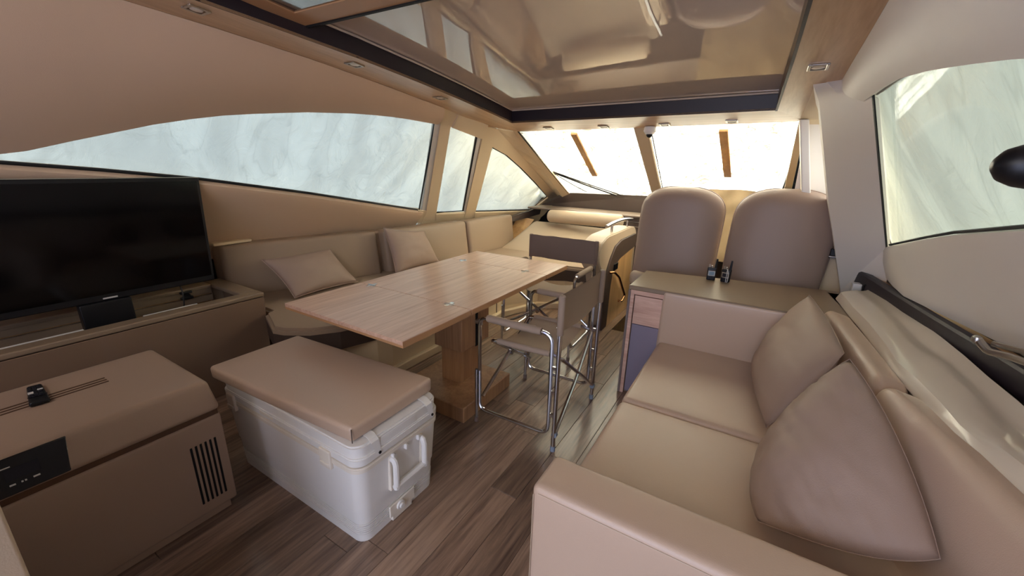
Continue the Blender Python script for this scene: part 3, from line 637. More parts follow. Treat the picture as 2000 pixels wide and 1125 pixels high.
# ------------------------------------------------------------------ SETTEE
se = thing('settee', 'long beige leather L-shaped settee along the left wall', 'sofa', (-2.5, 3, 0))
outl = [(-2.70, 1.33), (-2.53, 1.265), (-2.43, 1.225), (-2.35, 1.245), (-2.22, 1.33), (-2.12, 1.47), (-2.05, 1.70), (-2.03, 2.2), (-2.03, 3.2), (-1.98, 3.45), (-1.85, 3.66), (-1.62, 3.80), (-1.24, 3.86), (-1.24, 4.60), (-2.9, 4.75), (-3.02, 2.4), (-3.30, 1.38), (-2.72, 1.38)]
def outline_cushion(o, z0, z1, r):
    bm = bmesh.new(); a = [bm.verts.new((x, y, z0)) for x, y in o]; f = bm.faces.new(a)
    ex = bmesh.ops.extrude_face_region(bm, geom=[f]); vs = [e for e in ex['geom'] if isinstance(e, bmesh.types.BMVert)]
    for v in vs: v.co.z = z1
    te = [e for e in bm.edges if e.verts[0].co.z > z1 - 1e-5 and e.verts[1].co.z > z1 - 1e-5]
    bmesh.ops.recalc_face_normals(bm, faces=bm.faces)
    bmesh.ops.bevel(bm, geom=te, offset=r, segments=4, affect='EDGES', clamp_overlap=True)
    bmesh.ops.triangulate(bm, faces=[f for f in bm.faces if len(f.verts) > 4])
    return dump(bm)
part('seat_cushion', outline_cushion(outl, .418, .46, .018), 'leather_settee', se)
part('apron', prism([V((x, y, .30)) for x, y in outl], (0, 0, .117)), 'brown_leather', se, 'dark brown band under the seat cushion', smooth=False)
inb = [(-2.60, 1.36), (-2.2, 1.56), (-2.06, 1.70), (-2.03, 1.8), (-2.03, 3.2), (-1.86, 3.66), (-1.62, 3.80), (-1.22, 3.86), (-1.22, 4.6), (-3.0, 4.7), (-3.0, 1.42)]
part('base', prism([V((x, y, 0)) for x, y in inb], (0, 0, .30)), 'cream', se, 'cream lacquered base', smooth=False)
inp = [(-2.5, 1.40), (-2.1, 1.62), (-2.0, 1.75), (-1.99, 3.2), (-1.83, 3.63), (-1.6, 3.77), (-1.20, 3.83), (-1.20, 4.5), (-2.9, 4.6), (-2.9, 1.5)]
part('plinth', prism([V((x, y, 0.0)) for x, y in inp], (0, 0, .065), .006, 1), 'cream', se, smooth=False)
for y in (2.75, 3.12): part('panel_joint', box(-2.031, -2.026, y, y + .008, .065, .30), 'brown_leather', se)
def backc(ya, xa, yb, xb, zt, lean=.05, th=.13):
    return soft([(xa - th, ya, .44), (xa + lean, ya, .44), (xb + lean, yb, .44), (xb - th, yb, .44), (xa - th - .02, ya, zt), (xa, ya, zt), (xb, yb, zt), (xb - th - .02, yb, zt)], .035, (.012, 0, .0), 14)
part('back_cushion', backc(1.36, -3.245, 2.50, -2.93, .842), 'leather_settee', se)
part('back_cushion', backc(2.56, -2.90, 3.60, -2.755, .842), 'leather_settee', se)
part('back_cushion', backc(3.62, -2.745, 4.50, -2.70, .84), 'leather_settee', se)
part('corner_panel', soft([(-3.12, 2.46, .44), (-2.97, 2.46, .44), (-2.93, 2.62, .44), (-3.1, 2.62, .44), (-3.12, 2.46, .83), (-3.0, 2.46, .83), (-2.96, 2.62, .83), (-3.1, 2.62, .83)], .02), 'leather_settee', se)
# forward lounge backrest
part('lounge_backrest', soft([(-2.72, 4.14, .42), (-1.26, 4.20, .42), (-1.20, 4.80, .42), (-2.80, 4.80, .42), (-2.62, 4.26, .50), (-1.26, 4.30, .50), (-1.26, 4.72, .765), (-2.48, 4.72, .775)], .045, (0, 0, .015), 12), 'leather_cream', se)
part('wood_side', prism([(-2.80, 4.45, .46), (-2.62, 4.45, .46), (-2.55, 4.8, .76), (-2.80, 4.8, .78)], (0, .02, 0)), 'oak_bright', se, smooth=False)
# bolster
bo = thing('bolster', 'long beige leather bolster cushion on top of the forward backrest', 'cushion', (-1.75, 4.6, .77))
a, b = V((-2.24, 4.62, .852)), V((-1.30, 4.56, .872)); ax = (b - a).normalized()
prof = [0, .012, .03]; pts = [a + ax * s for s in (0, .004, .014, .035)] + [a.lerp(b, t) for t in (.2, .4, .6, .8)] + [b - ax * s for s in (.035, .014, .004, 0)]
part('cover', tube(pts, [.05, .062, .071, .077] + [.079] * 4 + [.077, .071, .062, .05], 24), 'leather_cream', bo)
for q in (a + ax * .02, b - ax * .02): part('seam', tube([q + V((0, .074 * math.cos(k / 12 * 6.2832), .074 * math.sin(k / 12 * 6.2832))) for k in range(13)], .003, 5), 'leather_cream', bo)
# console at the end of the bench
co = thing('bench_end_console', 'cream moulded bench end with dark brown side inlay beside the stairs', 'console', (-1.15, 3.8, 0))
prof = [(3.40, .0), (3.34, .3), (3.22, .60), (3.20, .75), (3.27, .85), (3.42, .88), (4.15, .875), (4.30, .86), (4.36, .80), (4.34, .70), (3.80, .55), (3.66, .50), (3.62, .3), (3.60, 0)]
prof = [(3.50, .0), (3.46, .35), (3.36, .56), (3.24, .66), (3.205, .75), (3.27, .84), (3.42, .88), (4.10, .885), (4.28, .87), (4.36, .80), (4.36, .3), (4.36, .0)]
def rounded(poly, r):
    P = [V((0, y, z)) for y, z in poly]; out = []
    n = len(P)
    for i in range(n):
        a, b, c = P[i - 1], P[i], P[(i + 1) % n]; u, v = a - b, c - b; rr = min(r, u.length * .45, v.length * .45)
        p, q = b + u.normalized() * rr, b + v.normalized() * rr
        for k in range(4): t = k / 3; out.append(p * (1 - t) ** 2 + b * 2 * t * (1 - t) + q * t * t)
    return out
pr = rounded([(y + .0, z) for y, z in prof], .04)
part('body', prism([p + V((-1.25, 0, 0)) for p in pr], (.17, 0, 0), .02, 3), 'leather_cream', co)
inl = rounded([(3.41, .0), (3.38, .50), (3.50, .66), (3.62, .765), (3.80, .80), (4.28, .80), (4.33, .78), (4.33, .665), (3.80, .62), (3.64, .58), (3.60, .53), (3.57, .40), (3.55, 0)], .02)
part('side_inlay', prism([p + V((-1.085, 0, 0)) for p in inl], (.022, 0, 0), .004, 1), 'brown_leather', co, 'dark brown side inlay')
part('switch_plate', box(-1.066, -1.056, 3.60, 3.72, .535, .60, .004, 1), 'black', co, 'small black switch plate')
wpn = part('door_panel', prism([(-1.075, 3.56, -.6), (-1.075, 3.56, .56), (-1.075, 3.80, .63), (-1.075, 4.22, .69), (-1.075, 4.26, -.6)], (.01, 0, 0)), 'oak_bright', co, 'honey oak panel with a bent bronze handle', smooth=False)
part('handle', tube(fillet([(-1.066, 3.50, .54), (-1.035, 3.55, .54), (-1.03, 3.70, .46), (-1.03, 3.97, .21), (-1.03, 3.88, .17), (-1.066, 3.88, .17)], .03), .011, 10), 'bronze', wpn, 'bronze handle')
hr = thing('grab_rail', 'short curved stainless grab rail on top of the cream bench end', 'rail', (-1.14, 3.85, .87))
arc = [V((-1.14 + .03 * t, 3.52 + .72 * t, .925 + .045 * math.sin(math.pi * (0.15 + .7 * t)))) for t in [k / 10 for k in range(11)]]
part('bar', tube(arc, .016, 12), 'chrome', hr)
for t in (2, 8): part('post', cyl((arc[t].x, arc[t].y, .86), arc[t], .011, 12), 'chrome', hr)

# ------------------------------------------------------------------ TABLE
tb = thing('dining_table', 'long folding oak table on a box pedestal in the middle of the saloon', 'table', (-1.45, 1.85, 0))
for (y0, y1) in ((1.12, 1.605), (1.61, 2.475), (2.48, 2.84)):
    lf = part('table_leaf', box(-2.06, -1.20, y0, y1, .70, .72, .0015, 1), 'table', tb)
    part('edge_band', join(box(-2.061, -1.199, y0 + .001, y1 - .001, .688, .7165), ), 'table_edge', lf)
part('support_rail', join(box(-1.95, -1.35, 1.17, 1.42, .676, .688), box(-1.95, -1.35, 1.60, 2.6, .65, .688)), 'brown_leather', tb)
part('upper_box', box(-1.63, -1.41, 1.79, 2.08, .34, .66, .004, 1), 'oak_v', tb)
part('lower_column', box(-1.60, -1.45, 1.82, 2.05, .1, .34, .003, 1), 'oak_v', tb)
part('height_slot', box(-1.411, -1.4085, 1.93, 1.955, .33, .62), 'void', tb)
part('clamp_knob', join(cyl((-1.41, 1.942, .50), (-1.385, 1.942, .50), .016), softbox(-1.388, -1.372, 1.922, 1.962, .475, .525, .006)), 'steel', tb, 'grey clamp knob')
part('foot_plate', box(-1.78, -1.26, 1.61, 2.12, 0, .10, .005, 1), 'oak_v', tb)
for (x, y) in ((-1.96, 1.6075), (-1.35, 1.6075), (-1.93, 2.4775), (-1.37, 2.4775)):
    h = part('hinge', join(box(x - .012, x + .012, y - .035, y - .002, .7195, .7215, .0008, 1), box(x - .012, x + .012, y + .002, y + .035, .7195, .7215, .0008, 1), box(x - .03, x + .03, y - .011, y - .001, .7195, .7218), box(x - .03, x + .03, y + .001, y + .011, .7195, .7218)), 'chrome', tb)
    part('pin', cyl((x - .03, y, .7215), (x + .03, y, .7215), .003, 8), 'chrome', h)

# ------------------------------------------------------------------ DIRECTOR CHAIRS (local: faces -x, near side y=0)
def director_chair(loc, rz, lab, canv, back, group='folding director chairs'):
    t = thing('director_chair', lab, 'chair', loc, group=group, rz=rz)
    Wd = .60; r = .0105
    P = lambda n, g, m, par=t, l=None: part(n, g, m, par, l, local=True)
    for s, y in ((0, 0.0), (1, Wd)):
        loop = fillet([(-.47, y, .34), (-.47, y, .66), (-.04, y, .66), (-.035, y, .36), (-.035, y, .09), (-.47, y, .09), (-.47, y, .34)], .055, 7)
        P('side_frame', tube(loop, r, 10), 'chrome')
        fr = P('rear_post', cyl((0, y, .02), (0, y, .865), .0115, 12), 'chrome')
        P('rubber_foot', cyl((0, y, 0), (0, y, .03), .014, 12), 'foot', fr)
        fl_ = P('front_leg', cyl((-.492, y, .02), (-.492, y, .34), .0095, 12), 'chrome')
        P('rubber_foot', cyl((-.492, y, 0), (-.492, y, .028), .0125, 12), 'foot' if back == 'x' else 'canvas_shaded', fl_)
        for (xa, xb, za, zb) in ((-.04, .004, .47, .49), (-.04, .004, .20, .22), (-.04, .004, .34, .352), (-.50, -.465, .20, .22), (-.50, -.465, .30, .312)):
            P('clip', box(xa, xb, y - .007, y + .007, za, zb, .002, 1), 'chrome')
        P('arm_sleeve', tube([(-.42, y, .662), (-.41, y, .662), (-.25, y, .662), (-.11, y, .662), (-.10, y, .662)], [.018, .0205, .021, .0205, .018], 14), 'canvas')
        ys = .075 if s == 0 else Wd - .075; yo = Wd - .008 if s == 0 else .008
        # scissor frame: seat rail with crossing legs
        P('scissor_frame', tube(fillet([(-.455, yo, .175), (-.445, (ys + yo) / 2, .335), (-.44, ys, .50), (-.40, ys, .505), (-.06, ys, .515), (-.012, ys + (.0), .50), (.004, (ys + yo) / 2, .30), (.004, yo, .10)], .05, 6), r, 10), 'chrome')
        P('pivot_cap', cyl((.004, yo - .016, .10), (.004, yo + .004, .10), .015, 10), 'foot')
        P('seat_sleeve', tube([(-.40, ys, .507), (-.39, ys, .508), (-.2, ys, .511), (-.09, ys, .514), (-.08, ys, .514)], [.0150, .0175, .0178, .0175, .0150], 12), 'canvas')
    P('cross_pivot', cyl((-.46, Wd / 2, .335), (-.43, Wd / 2, .335), .014, 10), 'chrome')
    def seat(u, v):
        x = -.40 + .32 * u; y = .075 + (Wd - .15) * v; return V((x, y, .512 - .045 * math.sin(math.pi * v) + .003 * math.sin(u * 6)))
    g1 = grid(seat, 10, 16); g2 = ([p - V((0, 0, .004)) for p in g1[0]], [tuple(reversed(f)) for f in g1[1]])
    P('seat_sling', join(g1, g2), canv)
    def bk(u, v):
        y = -.012 + (Wd + .024) * u
        bow = .018 * math.sin(math.pi * u); return V((-.014 + bow - .010 * math.sin(math.pi * v) * math.sin(math.pi * u), y, .675 + .19 * v - .012 * math.sin(math.pi * u) * (1 - v) + .0035 * noise.noise(V((u * 7, v * 5, 1)))))
    g1 = grid(bk, 20, 8); g2 = ([p + V((.005, 0, 0)) for p in g1[0]], [tuple(reversed(f)) for f in g1[1]])
    bs = P('back_sling', join(g1, g2), back)
    for y in (0, Wd): P('back_sleeve', tube([(0, y, .665), (0, y, .67), (0, y, .77), (0, y, .862), (0, y, .868)], [.014, .0175, .018, .0175, .013], 12), back, bs)
    for y in (0, Wd): P('rivet', cyl((-.0195, y, .70), (-.016, y, .70), .004, 8), 'chrome', bs)
    return t
director_chair((-.725, 1.685, 0), math.radians(1.0), 'nearest folding director chair with taupe canvas, side-on between table and sofa', 'canvas', 'canvas')
director_chair((-1.10, 3.19, 0), math.radians(92), 'director chair with back coloured dark for shade at the far end of the table', 'canvas', 'canvas_shaded')

# ------------------------------------------------------------------ SETTEE PILLOWS
def make_pillow(c, th, lb, m='pillow', seed=0, group=None, bend=0, pinch=0.07, crease=0.004):
    g, pp = pillow(c, th, seed=seed, bend=bend, pinch=pinch, crease=crease); cen = sum((V(p) for p in c), V()) / 4
    t = thing('throw_pillow', lb, 'pillow', (cen.x, cen.y, min(p[2] for p in c)), group=group)
    part('cover', g, m, t, angle=180); part('piping', pp, m, t)
make_pillow([(-3.06, 1.54, .735), (-3.00, 2.07, .74), (-2.80, 2.16, .475), (-2.80, 1.60, .475)], .15, 'grey-beige pillow lying back at the near end of the left settee', seed=1, group='settee pillows')
make_pillow([(-2.84, 2.50, .885), (-2.80, 2.98, .80), (-2.68, 3.06, .49), (-2.68, 2.47, .49)], .15, 'taupe pillow propped upright behind the middle of the table', seed=4, group='settee pillows')

# ------------------------------------------------------------------ TV CABINET AND TV
tc_ = thing('tv_cabinet', 'gloss taupe cabinet with an open slot holding the television', 'cabinet', (-3.0, .6, 0))
part('front_panel', hexa([(-2.74, -1.2, 0), (-2.715, -1.2, 0), (-2.715, 1.335, 0), (-2.74, 1.335, 0), (-2.74, -1.2, .568), (-2.715, -1.2, .568), (-2.715, 1.35, .568), (-2.74, 1.35, .568)], .003, 1), 'gloss', tc_)
part('end_panel', box(-3.32, -2.74, 1.32, 1.35, 0, .568, .003, 1), 'gloss', tc_)
part('back_panel', box(-3.32, -3.21, -1.2, 1.32, 0, .568), 'capboard', tc_)
part('top_rail', softbox(-2.80, -2.713, -1.2, 1.352, .572, .60, .008), 'capboard', tc_)
part('top_rail', softbox(-3.30, -2.80, 1.245, 1.352, .572, .60, .008), 'capboard', tc_)
part('top_rail', softbox(-3.32, -3.18, -1.2, 1.245, .572, .60, .008), 'capboard', tc_)
part('slot_liner', box(-3.215, -3.20, -1.2, 1.24, .40, .572), 'oak_bright', tc_)
part('slot_board', box(-3.2, -2.75, -1.2, 1.31, .38, .40), 'brown_leather', tc_)
part('slot_rail', join(box(-3.20, -3.18, -1.2, 1.24, .54, .575), box(-3.20, -3.175, -1.2, 1.24, .49, .53)), 'capboard', tc_)
part('slot_glint', join(box(-2.855, -2.80, -1.2, .52, .55, .588), box(-2.85, -2.80, .76, 1.02, .55, .588)), 'white', tc_, 'white strip standing in for bright light along the slot edge')  # bright glint at the slot edge, put in as white strips
part('catch', join(lathe([(.02, 0), (.02, .01)], 12, (-3.17, 1.09, .555), (1, 0, 0)), softbox(-3.172, -3.15, 1.05, 1.12, .535, .555, .006), softbox(-3.172, -3.15, 1.05, 1.12, .575, .59, .006)), 'black', tc_, 'black catch')
tv = thing('television', 'black flat screen television rising from the slot of the taupe cabinet', 'television', (-2.94, .62, .55))
part('housing', hexa([(-2.975, .10, .69), (-2.935, .10, .69), (-2.935, 1.175, .69), (-2.975, 1.175, .69), (-2.985, .10, 1.325), (-2.94, .10, 1.325), (-2.94, 1.195, 1.325), (-2.985, 1.195, 1.325)], .004, 1), 'black', tv)
part('screen', hexa([(-2.937, .115, .725), (-2.932, .115, .725), (-2.932, 1.160, .725), (-2.937, 1.160, .725), (-2.942, .115, 1.305), (-2.937, .115, 1.305), (-2.937, 1.178, 1.305), (-2.942, 1.178, 1.305)]), 'screen', tv)
part('top_edge', box(-2.985, -2.94, .10, 1.195, 1.325, 1.328), 'steel', tv)
part('logo_plate', box(-2.936, -2.932, .64, .70, .700, .707), 'marks', tv)
part('stand', softbox(-2.97, -2.915, .54, .75, .45, .69, .006), 'black', tv)
part('cable', tube(fillet([(-2.95, .99, .69), (-2.93, .99, .66), (-2.92, .985, .60), (-2.93, .97, .50), (-2.95, .93, .42)], .03), .004, 6), 'black', tv)

# ------------------------------------------------------------------ PORTABLE FRIDGE
fr = thing('portable_fridge', 'grey-taupe portable freezer box with black control panel and side vents', 'fridge', (-2.05, .3, 0))
part('body', softbox(-2.30, -1.735, -.20, .625, .035, .455, .012), 'fridge', fr)
part('foot_rail', box(-2.28, -1.75, -.18, .60, 0, .04), 'fridge', fr)
part('seal_band', box(-2.29, -1.742, -.19, .618, .452, .475), 'fridge_band', fr, 'brown lid seal')
ld = part('lid', soft([(-2.305, -.205, .473), (-1.73, -.205, .473), (-1.73, .63, .473), (-2.305, .63, .473), (-2.28, -.19, .60), (-1.762, -.19, .60), (-1.762, .612, .60), (-2.28, .612, .60)], .02, (0, 0, .004), 10), 'fridge', fr)
for k in range(3): part('groove', box(-2.10 + .022 * k, -2.092 + .022 * k, -.18, .40, .6035, .6052), 'fridge_band', ld)
def lean(x, z): return -1.73 - (z - .473) / .127 * .032 + .0015
cpn = part('control_panel', hexa([(lean(0, .482) - .01, -.12, .482), (lean(0, .482), -.12, .482), (lean(0, .482), .20, .482), (lean(0, .482) - .01, .20, .482), (lean(0, .59) - .01, -.12, .59), (lean(0, .59) , -.12, .59), (lean(0, .59), .215, .59), (lean(0, .59) - .01, .215, .59)], .003, 1), 'black', fr)
def cpan(y0, y1, z0, z1, m, n, dx=.002):
    part(n, hexa([(lean(0, z0) - .002, y0, z0), (lean(0, z0) + dx, y0, z0), (lean(0, z0) + dx, y1, z0), (lean(0, z0) - .002, y1, z0), (lean(0, z1) - .002, y0, z1), (lean(0, z1) + dx, y0, z1), (lean(0, z1) + dx, y1, z1), (lean(0, z1) - .002, y1, z1)]), m, cpn)
cpan(.075, .145, .525, .558, 'lcd', 'display')
for y0, y1, z0, z1 in ((.072, .092, .563, .5655), (.05, .057, .548, .553), (.045, .052, .512, .517), (.078, .090, .509, .513), (.101, .105, .509, .513), (.108, .112, .509, .513), (.125, .139, .509, .513)): cpan(y0, y1, z0, z1, 'marks', 'button_mark')
for k in range(6):
    y = .50 + .0165 * k
    part('vent_slot', hexa([(-1.74, y, .09), (-1.733, y, .09), (-1.733, y + .008, .09), (-1.74, y + .008, .09), (-1.74, y - .0, .36), (-1.733, y - .0, .36), (-1.733, y + .008, .36), (-1.74, y + .008, .36)], .0015, 1), 'void', fr)
rm = thing('remote_control', 'black television remote lying on the freezer lid', 'remote', (-2.11, .225, .6055), rz=math.radians(-6))
part('shell', soft([(-.095, -.02, .0), (.085, -.027, .0), (.085, .027, .0), (-.095, .02, .0), (-.095, -.018, .012), (.085, -.024, .018), (.085, .024, .018), (-.095, .018, .012)], .007, n=5), 'black', rm, local=True)
for i in range(6):
    for j in range(3):
        if (i, j) in ((3, 0), (2, 2)): continue
        part('button', softbox(-.07 + i * .02 - .005, -.07 + i * .02 + .005, -.014 + j * .012 - .004, -.014 + j * .012 + .004, .012 + i * .0008, .0145 + i * .0008, .001, n=2), 'lcd', rm, local=True)
part('button', softbox(-.018, .0, -.020, -.006, .0145, .0175, .001, n=2), 'marks', rm, 'white key', local=True)
part('button', softbox(-.032, -.024, .004, .018, .0142, .0172, .001, n=2), 'marks', rm, 'white key', local=True)
part('grip_line', box(.035, .037, -.024, .024, .0178, .0195), 'lcd', rm, local=True)

# ------------------------------------------------------------------ COOLER
cl = thing('cool_box', 'large white hard plastic cool box on the floor in front of the freezer', 'cooler', (-1.56, .97, 0))
X0, X1, Y0, Y1 = -2.03, -1.075, .755, 1.20
def taper(z): return (.028 * (1 - z / .40))
def tbox(z0, z1, ins=0.0, r=.045, m='white', n='body', h=.0):
    a, b = taper(z0) + ins, taper(z1) + ins
    return soft([(X0 + a, Y0 + a * .6, z0), (X1 - a, Y0 + a * .6, z0), (X1 - a, Y1 - a * .6, z0), (X0 + a, Y1 - a * .6, z0), (X0 + b, Y0 + b * .6, z1), (X1 - b, Y0 + b * .6, z1), (X1 - b, Y1 - b * .6, z1), (X0 + b, Y1 - b * .6, z1)], r, (0.004, .004, 0), 8)
def vbox(z0, z1, ins, r, n=6):
    """box with vertical edges rounded by r."""
    a, b = taper(z0) + ins, taper(z1) + ins; vs = []; cs = []
    for z, q in ((z0, a), (z1, b)):
        for cx, cy, a0 in ((X1 - q - r, Y1 - q * .6 - r, 0), (X0 + q + r, Y1 - q * .6 - r, 90), (X0 + q + r, Y0 + q * .6 + r, 180), (X1 - q - r, Y0 + q * .6 + r, 270)):
            for k in range(n + 1):
                t = math.radians(a0 + 90 * k / n); vs.append(V((cx + r * math.cos(t), cy + r * math.sin(t), z)))
    m_ = 4 * (n + 1); fs = [tuple(reversed(range(m_))), tuple(range(m_, 2 * m_))] + [(i, (i + 1) % m_, m_ + (i + 1) % m_, m_ + i) for i in range(m_)]
    return vs, fs
bd = part('body', join(vbox(.155, .375, .0, .05), vbox(.375, .383, .006, .05)), 'white', cl)
part('lower_body', join(vbox(.0, .028, .004, .045), *[vbox(.028 + k * .0105, .028 + k * .0105 + .007, .004, .045) for k in range(6)], vbox(.01, .10, .0075, .045), vbox(.091, .15, .004, .05), vbox(.15, .155, .012, .05)), 'white', cl)
part('rim', join(vbox(.352, .368, -.006, .052), vbox(.368, .376, -.004, .052)), 'yellowed', cl, 'yellowed rim under the lid')
lid = part('lid', join(vbox(.383, .41, -.004, .05), vbox(.41, .416, .0, .05), vbox(.416, .458, .006, .05), vbox(.458, .465, .014, .045)), 'white', cl)
part('lid_pad', softbox(-1.10, -1.076, .87, 1.06, .40, .455, .006, n=4), 'white', lid)
for x in (-1.94, -1.25):
    lt = part('latch', join(softbox(x - .032, x + .032, Y0 - .012, Y0 + .004, .325, .405, .005, n=4), softbox(x - .026, x + .026, Y0 - .016, Y0 - .006, .338, .352, .003, n=3)), 'yellowed', cl)
part('grip_recess', softbox(-1.70, -1.60, Y0 - .004, Y0 + .01, .392, .41, .003, n=3), 'yellowed', lid)
# end handle
xr = X1 - .012
hd = part('grip', tube([(X1 + .016, .905, .20), (X1 + .016, 1.085, .20)], .0125, 10), 'white', cl)
for y in (.915, 1.075): part('handle_bar', tube(fillet([(X1 - .012, y, .325), (X1 + .012, y, .325), (X1 + .02, y, .30), (X1 + .016, y, .19)], .01), .0125, 10), 'white', cl)
part('recess_frame', join(box(X1 - .02, X1 - .001, .90, .915, .185, .34, .003, 1), box(X1 - .02, X1 - .001, 1.075, 1.09, .185, .34, .003, 1), box(X1 - .03, X1 - .001, .90, 1.09, .175, .188, .003, 1)), 'yellowed', cl)
for y in (.925, .995, 1.065): part('hinge_lug', join(cyl((X1 - .01, y, .335), (X1 + .008, y, .335), .009, 10), box(X1 - .012, X1 + .010, y - .012, y - .002, .325, .350, .002, 1)), 'white', cl)
part('drain_recess', join(box(X1 - .0245, X1 - .016, .90, 1.04, .03, .085, .002, 1), box(X1 - .04, X1 - .02, .915, 1.025, .002, .03, .002, 1)), 'yellowed', cl)
part('drain_plug', join(cyl((X1 - .03, .955, .06), (X1 - .008, .955, .06), .020, 16), cyl((X1 - .01, .955, .06), (X1 + .0, .955, .06), .011, 12)), 'white', cl)
for y in (.83, 1.12):
    st = part('strap', strip([[(X1 - .10, y, .469), (X1 - .10, y + .035, .469)], [(X1 - .025, y - .004, .469), (X1 - .025, y + .031, .469)], [(X1 + .004, y - .008, .455), (X1 + .004, y + .027, .455)], [(X1 + .006, y + .012, .392), (X1 + .006, y + .034, .392)]], (0, 0, .003)), 'white', cl)
    part('rivet', cyl((X1 - .002, y + .025, .400), (X1 + .009, y + .025, .400), .006, 10), 'black', st)
cu = thing('cool_box_cushion', 'flat taupe leather cushion lying on the white cool box', 'cushion', (-1.57, .96, .468))
part('cover', soft([(-2.035, .725, .468), (-1.115, .775, .468), (-1.12, 1.205, .468), (-2.04, 1.150, .468), (-2.03, .72, .535), (-1.11, .77, .535), (-1.12, 1.21, .535), (-2.035, 1.155, .535)], .017, (0.004, .004, .006), 12), 'leather', cu)
part('corner_seam', tube([(-1.112, .773, .474), (-1.109, .771, .50), (-1.113, .774, .53)], .0018, 6), 'brown_leather', cu)

# ------------------------------------------------------------------ RIGHT SOFA
so2 = thing('leather_sofa', 'two seat taupe leather sofa along the right side', 'sofa', (.1, 1.7, 0))
part('base', softbox(-.375, .60, .86, 2.50, 0, .29, .01), 'leather', so2)
part('seat_cushion', softbox(-.405, .44, 1.705, 2.495, .27, .422, .028, (0, 0, .008), 14), 'leather', so2)
part('seat_cushion', softbox(-.405, .56, .93, 1.695, .27, .422, .028, (0, 0, .008), 14), 'leather', so2)
part('near_arm', softbox(-.412, .80, .825, .985, 0, .602, .022, (0, 0, .003), 12), 'leather', so2)
part('arm_stitching', join(tube([(-.404, .8245, .0), (-.404, .8245, .575)], .0012, 5), tube([(-.39, .8245, .583), (.75, .8245, .583)], .0012, 5)), 'leather_cream', so2)
part('far_arm', softbox(-.415, .50, 2.47, 2.64, .25, .748, .022, (0, 0, .002), 12), 'leather', so2)
def sback(y0, y1):
    return soft([(.20, y0, .36), (.50, y0, .30), (.50, y1, .30), (.20, y1, .36), (.36, y0, .775), (.50, y0, .775), (.50, y1, .775), (.36, y1, .775)], .055, (.012, 0, .004), 14)
part('back_cushion', soft([(.38, 1.715, .38), (.56, 1.715, .30), (.50, 2.50, .30), (.31, 2.50, .38), (.44, 1.715, .785), (.55, 1.715, .76), (.49, 2.56, .76), (.37, 2.56, .79)], .055, (.012, 0, .004), 14), 'leather', so2)
part('back_cushion', soft([(.66, .60, .36), (.84, .60, .30), (.56, 1.705, .30), (.38, 1.705, .36), (.67, .60, .785), (.82, .60, .76), (.56, 1.705, .76), (.44, 1.705, .79)], .055, (.012, 0, .004), 14), 'leather', so2)
make_pillow([(.29, 2.50, .85), (.365, 1.86, .80), (.17, 1.74, .465), (.10, 2.36, .485)], .17, 'far taupe pillow on the right sofa, against the far arm', 'pillow', 7, 'right sofa pillows', pinch=-.06, crease=.006)
make_pillow([(.34, 1.64, .86), (.50, 1.15, .595), (.15, 1.19, .47), (.14, 1.52, .50)], .19, 'larger near taupe pillow lying askew on the right sofa', 'pillow', 11, 'right sofa pillows', pinch=-.14, crease=.015)
# ledge behind the sofa and the sheet lying on it
led = thing('trim_3', None, None, (.6, 1.5, 0), kind='structure')
part('ledge', prism([(.90, -1.5, .72), (.93, -1.5, .72), (.86, 1.0, .72), (.80, 1.8, .72), (.62, 3.05, .72), (.44, 3.05, .72), (.50, 2.5, .72), (.56, 1.7, .72), (.70, 1.0, .72)], (0, 0, .03)), 'capboard', led, smooth=False)
dl = [(.46, 2.88), (.48, 2.60), (.50, 2.33), (.51, 2.05), (.51, 1.88), (.535, 1.75), (.548, 1.57), (.555, 1.45), (.580, 1.37), (.61, 1.20), (.655, 1.0), (.70, .8)]
dr = [(.63, 3.0), (.655, 2.75), (.675, 2.56), (.70, 2.35), (.715, 2.2), (.73, 2.02), (.74, 1.85), (.75, 1.69), (.755, 1.5), (.76, 1.3), (.77, 1.0), (.78, .8)]
rows = []
for k, ((xa, ya), (xb, yb)) in enumerate(zip(dl, dr)):
    row = []
    for j in range(11):
        t = j / 10; x = xa + (xb - xa) * t; y = ya + (yb - ya) * t
        z = .795 + .012 * math.sin(math.pi * t) + .016 * noise.noise(V((x * 9, y * 3, 2))) + .03 * max(0, t - .75) / .25
        if t < .11: z -= .035 * (1 - t / .11)
        z += .012 * math.exp(-((t - .45 - .25 * math.sin(k * .5)) / .07) ** 2) * (k > 4)
        row.append(V((x, y, z)))
    rows.append(row)
part('plastic_sheet', strip(rows, (0, 0, -.006)), 'drape', None, 'shiny cream sheet lying along the ledge behind the right sofa', 'sheet')
# dark rail and wood shelf along the right wall
rl = thing('trim_4', None, None, (.7, 2, .8), kind='structure')
ra = [(.585, 3.27), (.65, 2.77), (.70, 2.4), (.762, 2.0), (.79, 1.82), (.83, 1.4), (.86, .9), (.9, -1.5)]
part('dark_rail', strip([[V((x - .004, y, .79)), V((x - .012, y, .80)), V((x - .012, y, .872)), V((x - .004, y, .882)), V((x + .018, y, .882)), V((x + .022, y, .86))] for x, y in ra], (.010, 0, -.001)), 'dark', rl)
part('wood_shelf', strip([[V((x + .015, y, .866)), V((max(x + .09, .70), y, .866))] for x, y in ra], (0, 0, -.02)), 'oak', rl, smooth=False)
part('rail_end', softbox(.565, .70, 3.24, 3.30, .79, .884, .006), 'dark', rl)
part('end_block', softbox(.555, .60, 3.08, 3.14, .76, .82, .006), 'white', rl, 'small white block')
part('end_bracket', tube(fillet([(.60, 3.05, .76), (.60, 3.05, .83), (.64, 2.95, .83), (.64, 2.95, .76)], .02), .006, 8), 'gasket', rl)
hl = thing('window_latch', 'chrome lever latch on the shelf at the right edge of the picture', 'latch', (.70, 1.78, .866))
